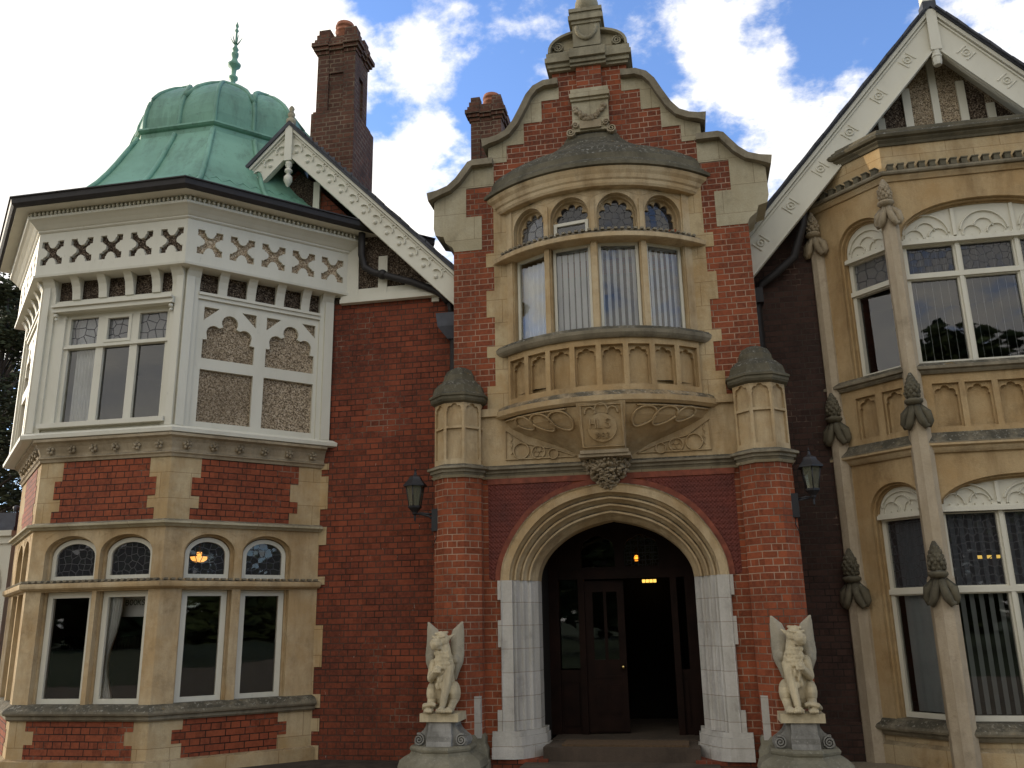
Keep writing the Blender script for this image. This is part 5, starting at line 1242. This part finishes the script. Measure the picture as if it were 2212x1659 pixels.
# ------------------------------------------------------------------ wall lanterns
def lantern(cx, px, label):
    sgn = 1 if px > cx else -1
    t = empty('wall_lantern', label, 'lantern', (px, -.10, 2.79), 0, 'lanterns on the porch piers')
    c = (cx, -.12, 0); r30 = R_(30)
    b = MB(); lathe(b, c, [(.02, 3.41), (.012, 3.40), (.02, 3.36), (.03, 3.345), (.075, 3.325), (.085, 3.30), (.095, 3.285), (.15, 3.225), (.15, 3.21), (.10, 3.21)], 6, r30, False); tube(b, [(cx, -.12, 3.36), (cx, -.12, 3.44)], [.012, .004], 6); part('lantern_roof', 'black', b, t)
    b = MB()
    rings = [[(cx+r*math.cos(r30+k*math.pi/3), -.12+r*math.sin(r30+k*math.pi/3), z) for k in range(6)] for r, z in ((.072, 2.965), (.112, 3.21))]; loft(b, rings, True, False); part('lantern_glass', 'lampglass', b, t)
    b = MB()
    for k in range(6): tube(b, [rings[0][k], rings[1][k]], .007, 5)
    lathe(b, c, [(.083, 2.95), (.085, 2.97), (.075, 2.975)], 6, r30, False); lathe(b, c, [(.0, 2.79), (.012, 2.80), (.014, 2.86), (.03, 2.875), (.035, 2.90), (.08, 2.95), (.02, 2.955)], 6, r30, False); part('lantern_cage', 'black', b, t)
    b = MB(); tube(b, [(cx, -.12, 2.875), (cx+sgn*.08, -.12, 2.885), (px-sgn*.0, -.12, 2.86)], .014, 7); tube(b, [(cx+sgn*.05, -.12, 2.875), (cx+sgn*.17, -.12, 2.85), (px, -.12, 2.79)], .012, 7); part('lantern_arm', 'black', b, t)
    b = MB(); f = Fr((px, -.12), (0, 1)) if False else front(-.12); box(b, f, *sorted((px-sgn*.02, px+sgn*.055)), 2.66, 2.925, -.05, .055); part('wall_plate', 'black', b, t)
    b = MB(); tube(b, [(px+sgn*.03, -.15, 2.66), (px+sgn*.03, -.16, 2.58), (px+sgn*.0, -.15, 2.50), (px-sgn*.02, -.10, 2.48)], .005, 5); part('cable', 'black', b, t)
lantern(-2.335, -2.09, 'black wall lantern left of the door on the brick pier next to the plain wall')
lantern(2.28, 2.09, 'black wall lantern in the dark gap between the porch pier and the stone bay')

# ------------------------------------------------------------------ griffin statues and their pedestals
def fused(mb, name, mat, parent, voxel=.011, smooth=4):
    o = mb.build('tmp', mat, None, recalc=True); m = o.modifiers.new('r', 'REMESH'); m.mode = 'VOXEL'; m.voxel_size = voxel; m.use_smooth_shade = True
    m = o.modifiers.new('s', 'SMOOTH'); m.iterations = smooth; m.factor = .5
    dg = bpy.context.evaluated_depsgraph_get(); dg.update(); me = bpy.data.meshes.new_from_object(o.evaluated_get(dg)); me.name = name
    for p in me.polygons: p.use_smooth = True
    bpy.data.objects.remove(o); me.materials.clear(); me.materials.append(M[mat]); q = bpy.data.objects.new(name, me); COL.objects.link(q); q.parent = parent; return q
def griffin(x, y, mirror, label):
    t = empty('griffin_statue', label, 'statue', (x, y, .66), 0, 'seated griffin statues beside the door')
    s = -1 if mirror else 1; V = lambda a, b_, c: (s*a, b_, c)
    b = MB()
    # trunk, chest and neck
    capsule(b, V(.01, .06, .16), V(.01, .0, .42), .125, .115); ball(b, V(.01, .02, .50), .125, 12, 8, (1, .95, 1.05)); capsule(b, V(.01, .0, .50), V(.005, -.01, .70), .105, .072)
    # head: skull, brow, heavy muzzle with open jaw
    ball(b, V(-.005, -.02, .755), .085, 12, 8, (.95, 1.0, 1.0)); ball(b, V(-.058, -.105, .722), .070, 10, 7, (1, 1.05, .85)); ball(b, V(-.075, -.135, .70), .035, 8, 6, (1, 1, 1.3)); ball(b, V(-.045, -.095, .672), .042, 8, 6, (1.1, 1.15, .5))
    capsule(b, V(-.10, -.07, .795), V(-.045, -.10, .785), .016, .016, 8); capsule(b, V(-.035, -.10, .787), V(.035, -.085, .80), .016, .016, 8); capsule(b, V(-.03, -.05, .83), V(.04, .02, .84), .022, .015, 8); capsule(b, V(-.07, -.04, .825), V(-.03, .02, .845), .02, .012, 8)
    capsule(b, V(.065, -.01, .78), V(.115, .02, .815), .024, .008, 8); capsule(b, V(-.06, .03, .80), V(-.09, .05, .84), .02, .008, 8)
    # haunches, hind feet
    for sg, xx in ((-1, -.118), (1, .128)):
        ball(b, V(xx, .0, .20), .08, 12, 8, (.85, 1.35, 1.55)); capsule(b, V(xx, -.04, .12), V(xx*.95, -.14, .04), .05, .04); ball(b, V(xx*.92, -.17, .035), .045, 10, 6, (1.15, 1.5, .85))
        for k in range(4): ball(b, V(xx*.92-.036+.024*k, -.225, .028), .017, 7, 5, (.8, 1.3, 1.3))
    # standing foreleg
    capsule(b, V(.085, -.05, .47), V(.07, -.10, .30), .062, .05); capsule(b, V(.07, -.10, .30), V(.035, -.15, .08), .05, .036); ball(b, V(.03, -.18, .04), .043, 10, 6, (1.05, 1.3, .9))
    for k in range(4): ball(b, V(-.005+.024*k, -.235, .032), .017, 7, 5, (.8, 1.3, 1.5))
    # raised foreleg with the paw on the chest
    capsule(b, V(-.095, -.02, .50), V(-.12, -.07, .355), .06, .045); capsule(b, V(-.12, -.07, .355), V(-.05, -.15, .43), .043, .036); ball(b, V(-.03, -.155, .455), .04, 9, 6)
    for k in range(4): capsule(b, V(-.058+.022*k, -.165, .465), V(-.056+.023*k, -.185, .425), .013, .010, 7)
    # shaggy tuft on the belly, tail curling over the left paw
    for k in range(14): ball(b, V(.01+rnd.uniform(-.06, .06), -.10-rnd.uniform(0, .02), rnd.uniform(.26, .42)), .022, 7, 5, (.8, .8, 1.8))
    for r_ in range(5):
        for k in range(5): ball(b, V(-.06+.033*k+.016*(r_ % 2), -.095-.02*math.cos((k-2)*.6), .47+.038*r_), .023, 7, 5, (1, .6, 1.2))
    tube(b, [V(-.19, .05, .04), V(-.185, -.10, .05), V(-.15, -.21, .085), V(-.07, -.21, .10), V(-.03, -.20, .085)], [.025, .026, .028, .026, .022], 8)
    tube(b, [V(-.19, .05, .04), V(-.05, .14, .05), V(.05, .14, .08)], .03, 8)
    fused(b, 'body', 'statue', t, .0062, 2)
    for sg in (-1, 1):
        b = MB(); rings = []
        # wing blade: centre line from the shoulder up to the tip
        prof = [(.115, .055, .34, .020, .020), (.135, .045, .44, .036, .034), (.150, .045, .53, .062, .046), (.145, .055, .62, .078, .040), (.135, .07, .70, .085, .030), (.135, .08, .78, .082, .024), (.148, .085, .85, .068, .020), (.170, .085, .91, .042, .016), (.192, .085, .955, .012, .010)]
        for px, py, pz, hw_, th_ in prof:
            rings.append([V(sg*px*(1.04 if sg < 0 else 1.02)+hw_*math.cos(a*math.pi/6), py+th_*math.sin(a*math.pi/6)+.25*hw_*abs(math.cos(a*math.pi/6)), pz+(-.02*sg*math.cos(a*math.pi/6) if pz < .9 else 0)) for a in range(12)])
        loft(b, rings, True, True, True); ball(b, V(sg*.135*(1.04 if sg < 0 else 1.02), .02, .545), .045, 10, 6, (1, 1, 1.2)); fused(b, 'wing', 'wing', t, .009, 2)
    b = MB(); 
    for e in (-.078, -.002): ball(b, V(e, -.092, .772), .0125, 7, 5)
    b.build('eye', 'stone_pale', t, local=True)
    return t
def pedestal(x, y, label):
    t = empty('statue_pedestal', label, 'pedestal', (x, y, 0), 0, 'stone pedestals beside the door')
    f = front(y)
    b = MB(); box(b, f, x-.215, x+.215, .575, .66, -.175, .175); part('slab', 'statue', b, t)
    b = MB()
    pr = [(.12, .575), (.125, .53), (.13, .48), (.145, .43), (.17, .38), (.18, .33)]
    rings = [[f(x-.125-.012*k, z, w) for w, z in [(0, 0)]] for k in range(1)]
    vs = []; n_ = len(pr)
    front_ = [(w, z) for w, z in pr]
    for sx in (-.12, .13): vs += [f(x+sx+(0 if z > .45 else (.012 if sx > 0 else -.012)), z, w+.03) for w, z in front_] + [f(x+sx, z, -.16) for w, z in front_]
    fs = []
    for i in range(n_-1): fs += [(i, i+1, 2*n_+i+1, 2*n_+i), (n_+i, n_+i+1, 3*n_+i+1, 3*n_+i), (i, i+1, n_+i+1, n_+i), (2*n_+i, 2*n_+i+1, 3*n_+i+1, 3*n_+i)]
    fs += [(0, n_, 3*n_, 2*n_), (n_-1, 2*n_-1, 4*n_-1, 3*n_-1)]; b.add(vs, fs); part('die', 'stone_ped', b, t)
    for sg in (-1, 1):
        b = MB(); o = [(x+sg*.10, .33), (x+sg*.28, .33), (x+sg*.295, .37), (x+sg*.28, .42), (x+sg*.235, .45), (x+sg*.19, .49), (x+sg*.165, .53), (x+sg*.16, .575), (x+sg*.10, .575)]
        plate(b, f, o if sg > 0 else o[::-1], [], -.14, .10)
        sp = [(x+sg*.235+.062*(1-k/26)*math.cos(k*.6+1.2)*sg, .392+.062*(1-k/26)*math.sin(k*.6+1.2)) for k in range(25)]; ribbon(b, f, sp, .026, .09, .135); ball(b, f(x+sg*.235, .392, .10), .022, 8, 5); part('scroll', 'stone_ped', b, t)
    b = MB(); oct_prism(b, x, y+.02, [(.47, -.1), (.47, .03), (.43, .05), (.43, .09), (.45, .10), (.46, .12), (.45, .15), (.44, .19), (.39, .225), (.34, .25), (.325, .275), (.335, .29), (.34, .31), (.325, .332)]); part('octagonal_base', 'stone_base', b, t)
for sg, l1, l2 in ((-1, 'cream stone griffin with raised wings left of the door, head turned towards the domed bay', 'scrolled stone pedestal on an octagonal base, carrying the griffin left of the door'),
                   (1, 'cream stone griffin with raised wings right of the door, head turned towards the stone bay', 'scrolled stone pedestal on an octagonal base, carrying the griffin right of the door')):
    pedestal(sg*1.88, -.46, l2); griffin(sg*1.88, -.46, sg > 0, l1)

# ------------------------------------------------------------------ conservatory beyond the bay
t = empty('conservatory', 'white timber conservatory with dark lead roof at the far left beyond the domed bay', 'conservatory', (-10, 1.2, 0))
f = front(1.2)
b = MB(); box(b, f, -13, -8.97, 3.10, 3.32, -3, .02); box(b, f, -13, -8.95, 3.05, 3.10, -3, .06); tube(b, [(-9.0, 1.2, 3.33), (-9.0, 1.2, 3.40), (-9.0, 1.2, 3.42)], [.03, .05, .02], 8); part('lead_roof', 'lead', b, t)
b = MB(); box(b, f, -13, -8.96, 2.97, 3.05, -3, .08); box(b, f, -13, -8.98, 2.86, 2.97, -3, .03)
arc = lambda c: [(c+.44*math.cos(R_(a)), 2.20+.58*math.sin(R_(a))) for a in range(0, 181, 12)]
plate(b, f, rect(-13, -9.0, 0, 2.86), [[(c-.44, .7), (c+.44, .7)]+arc(c) for c in (-9.55, -10.6, -11.65)], -.1, 0)
for c in (-9.55, -10.6, -11.65): ribbon(b, f, arc(c), .06, 0, .03); box(b, f, c-.46, c+.46, 1.95, 2.0, -.06, 0)
part('timber_arcade', 'white', b, t)
b = MB()
for c in (-9.55, -10.6, -11.65): pane(b, f, [(c-.45, .68), (c+.45, .68)]+arc(c), -.06)
part('leaded_pane', 'leaded', b, t, recalc=False); b = MB(); box(b, f, -13, -9.0, 0, 2.9, -3, -2.9); box(b, f, -9.1, -9.0, 0, 2.9, -2.9, -.12); part('back_wall', 'dark', b, t)

# ------------------------------------------------------------------ trees
def crown(name, blobs, n, size, mat, parent, squash=1.0):
    """Leaf sprays spread through a set of clumps."""
    mb = MB(); tot = sum(r**2 for _, r in blobs)
    for c, r in blobs:
        for _ in range(int(n*r**2/tot)):
            v = Vector((rnd.gauss(0, 1), rnd.gauss(0, 1), rnd.gauss(0, 1))).normalized()*r*(rnd.random()**.45); p = Vector(c)+Vector((v.x, v.y, v.z*squash))
            s_ = size*rnd.uniform(.6, 1.3); m = Matrix.Rotation(rnd.uniform(0, 6.28), 3, 'Z') @ Matrix.Rotation(rnd.uniform(-1.2, 1.2), 3, 'X'); a = m @ Vector((s_, 0, 0)); q = m @ Vector((0, s_*.55, 0)); w_ = m @ Vector((0, 0, s_*.25))
            mb.add([p-a, p-q*.8+w_, p+a, p+q+w_], [(0, 1, 2, 3)])
    return mb.build(name, mat, parent, recalc=False)
def tree(x, y, h, wid, label, seed, kind, group, leafn=2600, size=.28):
    global rnd
    rnd = random.Random(seed); t = empty('pine_tree' if kind == 'pine' else 'broadleaf_tree', label, 'tree', (x, y, 0), 0, group)
    b = MB(); lean = rnd.uniform(-.3, .3); tk = [(x+lean*k/6*.6, y, h*k/6*.92) for k in range(7)]; tube(b, tk, [.04*h*(1-.14*k)*.6 for k in range(7)], 9)
    bl = []
    for k in range(26 if kind == 'pine' else 24):
        zf = rnd.uniform(.30 if kind == 'pine' else .10, 1.0); a = rnd.uniform(0, 6.28); prof = (1.15-zf)*1.1 if kind == 'pine' else math.sin(math.pi*min(1, max(.12, zf*.95)))**.6
        rr = wid*prof*rnd.uniform(.45, 1.0); c = (x+rr*math.cos(a), y+rr*math.sin(a), h*zf); st = (x+lean*.5*zf, y, h*zf*.86); tube(b, [st, tuple((Vector(st)+Vector(c))/2+Vector((0, 0, .1))), c], [.05, .035, .012], 5); bl.append((c, wid*rnd.uniform(.22, .42)))
    b.build('trunk', 'bark', t).matrix_parent_inverse = Matrix.Translation((-x, -y, 0)); crown('crown', bl, leafn, size, 'leaf' if kind == 'pine' else 'leaf2', t, .55 if kind == 'pine' else .8).matrix_parent_inverse = Matrix.Translation((-x, -y, 0))
tree(-14.9, 7.0, 9.6, 2.3, 'dark pine rising above the conservatory roof at the far left edge', 11, 'pine', 'trees beyond the house', 9000, .085)
tree(-18.2, 11.0, 11.5, 3.0, 'tall dark pine standing behind the nearer pine at the far left', 12, 'pine', 'trees beyond the house', 7000, .11)
b = None
rnd = random.Random(99)
wood = crown('woodland', [((x_+rnd.uniform(-4, 4), -72+rnd.uniform(-6, 6)+.004*x_*x_, rnd.uniform(1.5, 9.5)), rnd.uniform(3.5, 5.5)) for x_ in range(-105, 106, 3)], 15000, 1.6, 'leaf2', None); wood['kind'] = 'stuff'; wood['label'] = 'far dark woodland across the lawn added unseen to darken the window reflections'; wood['category'] = 'woodland'  # unseen backdrop, added to close bright gaps in the pane reflections
for i, (x, y, h, w_) in enumerate(((-12, -31, 11.5, 4.4), (-3.5, -36, 13, 4.8), (6, -33, 12.5, 4.6), (14.5, -30, 13.5, 5.0), (22, -33, 12, 4.6), (30, -24, 13, 5), (36, -14, 13, 5)  )):
    tree(x, y, h, w_, 'broadleaf tree across the drive, seen only reflected in the windows', 40+i, 'broad', 'trees across the drive', 2600, .5)
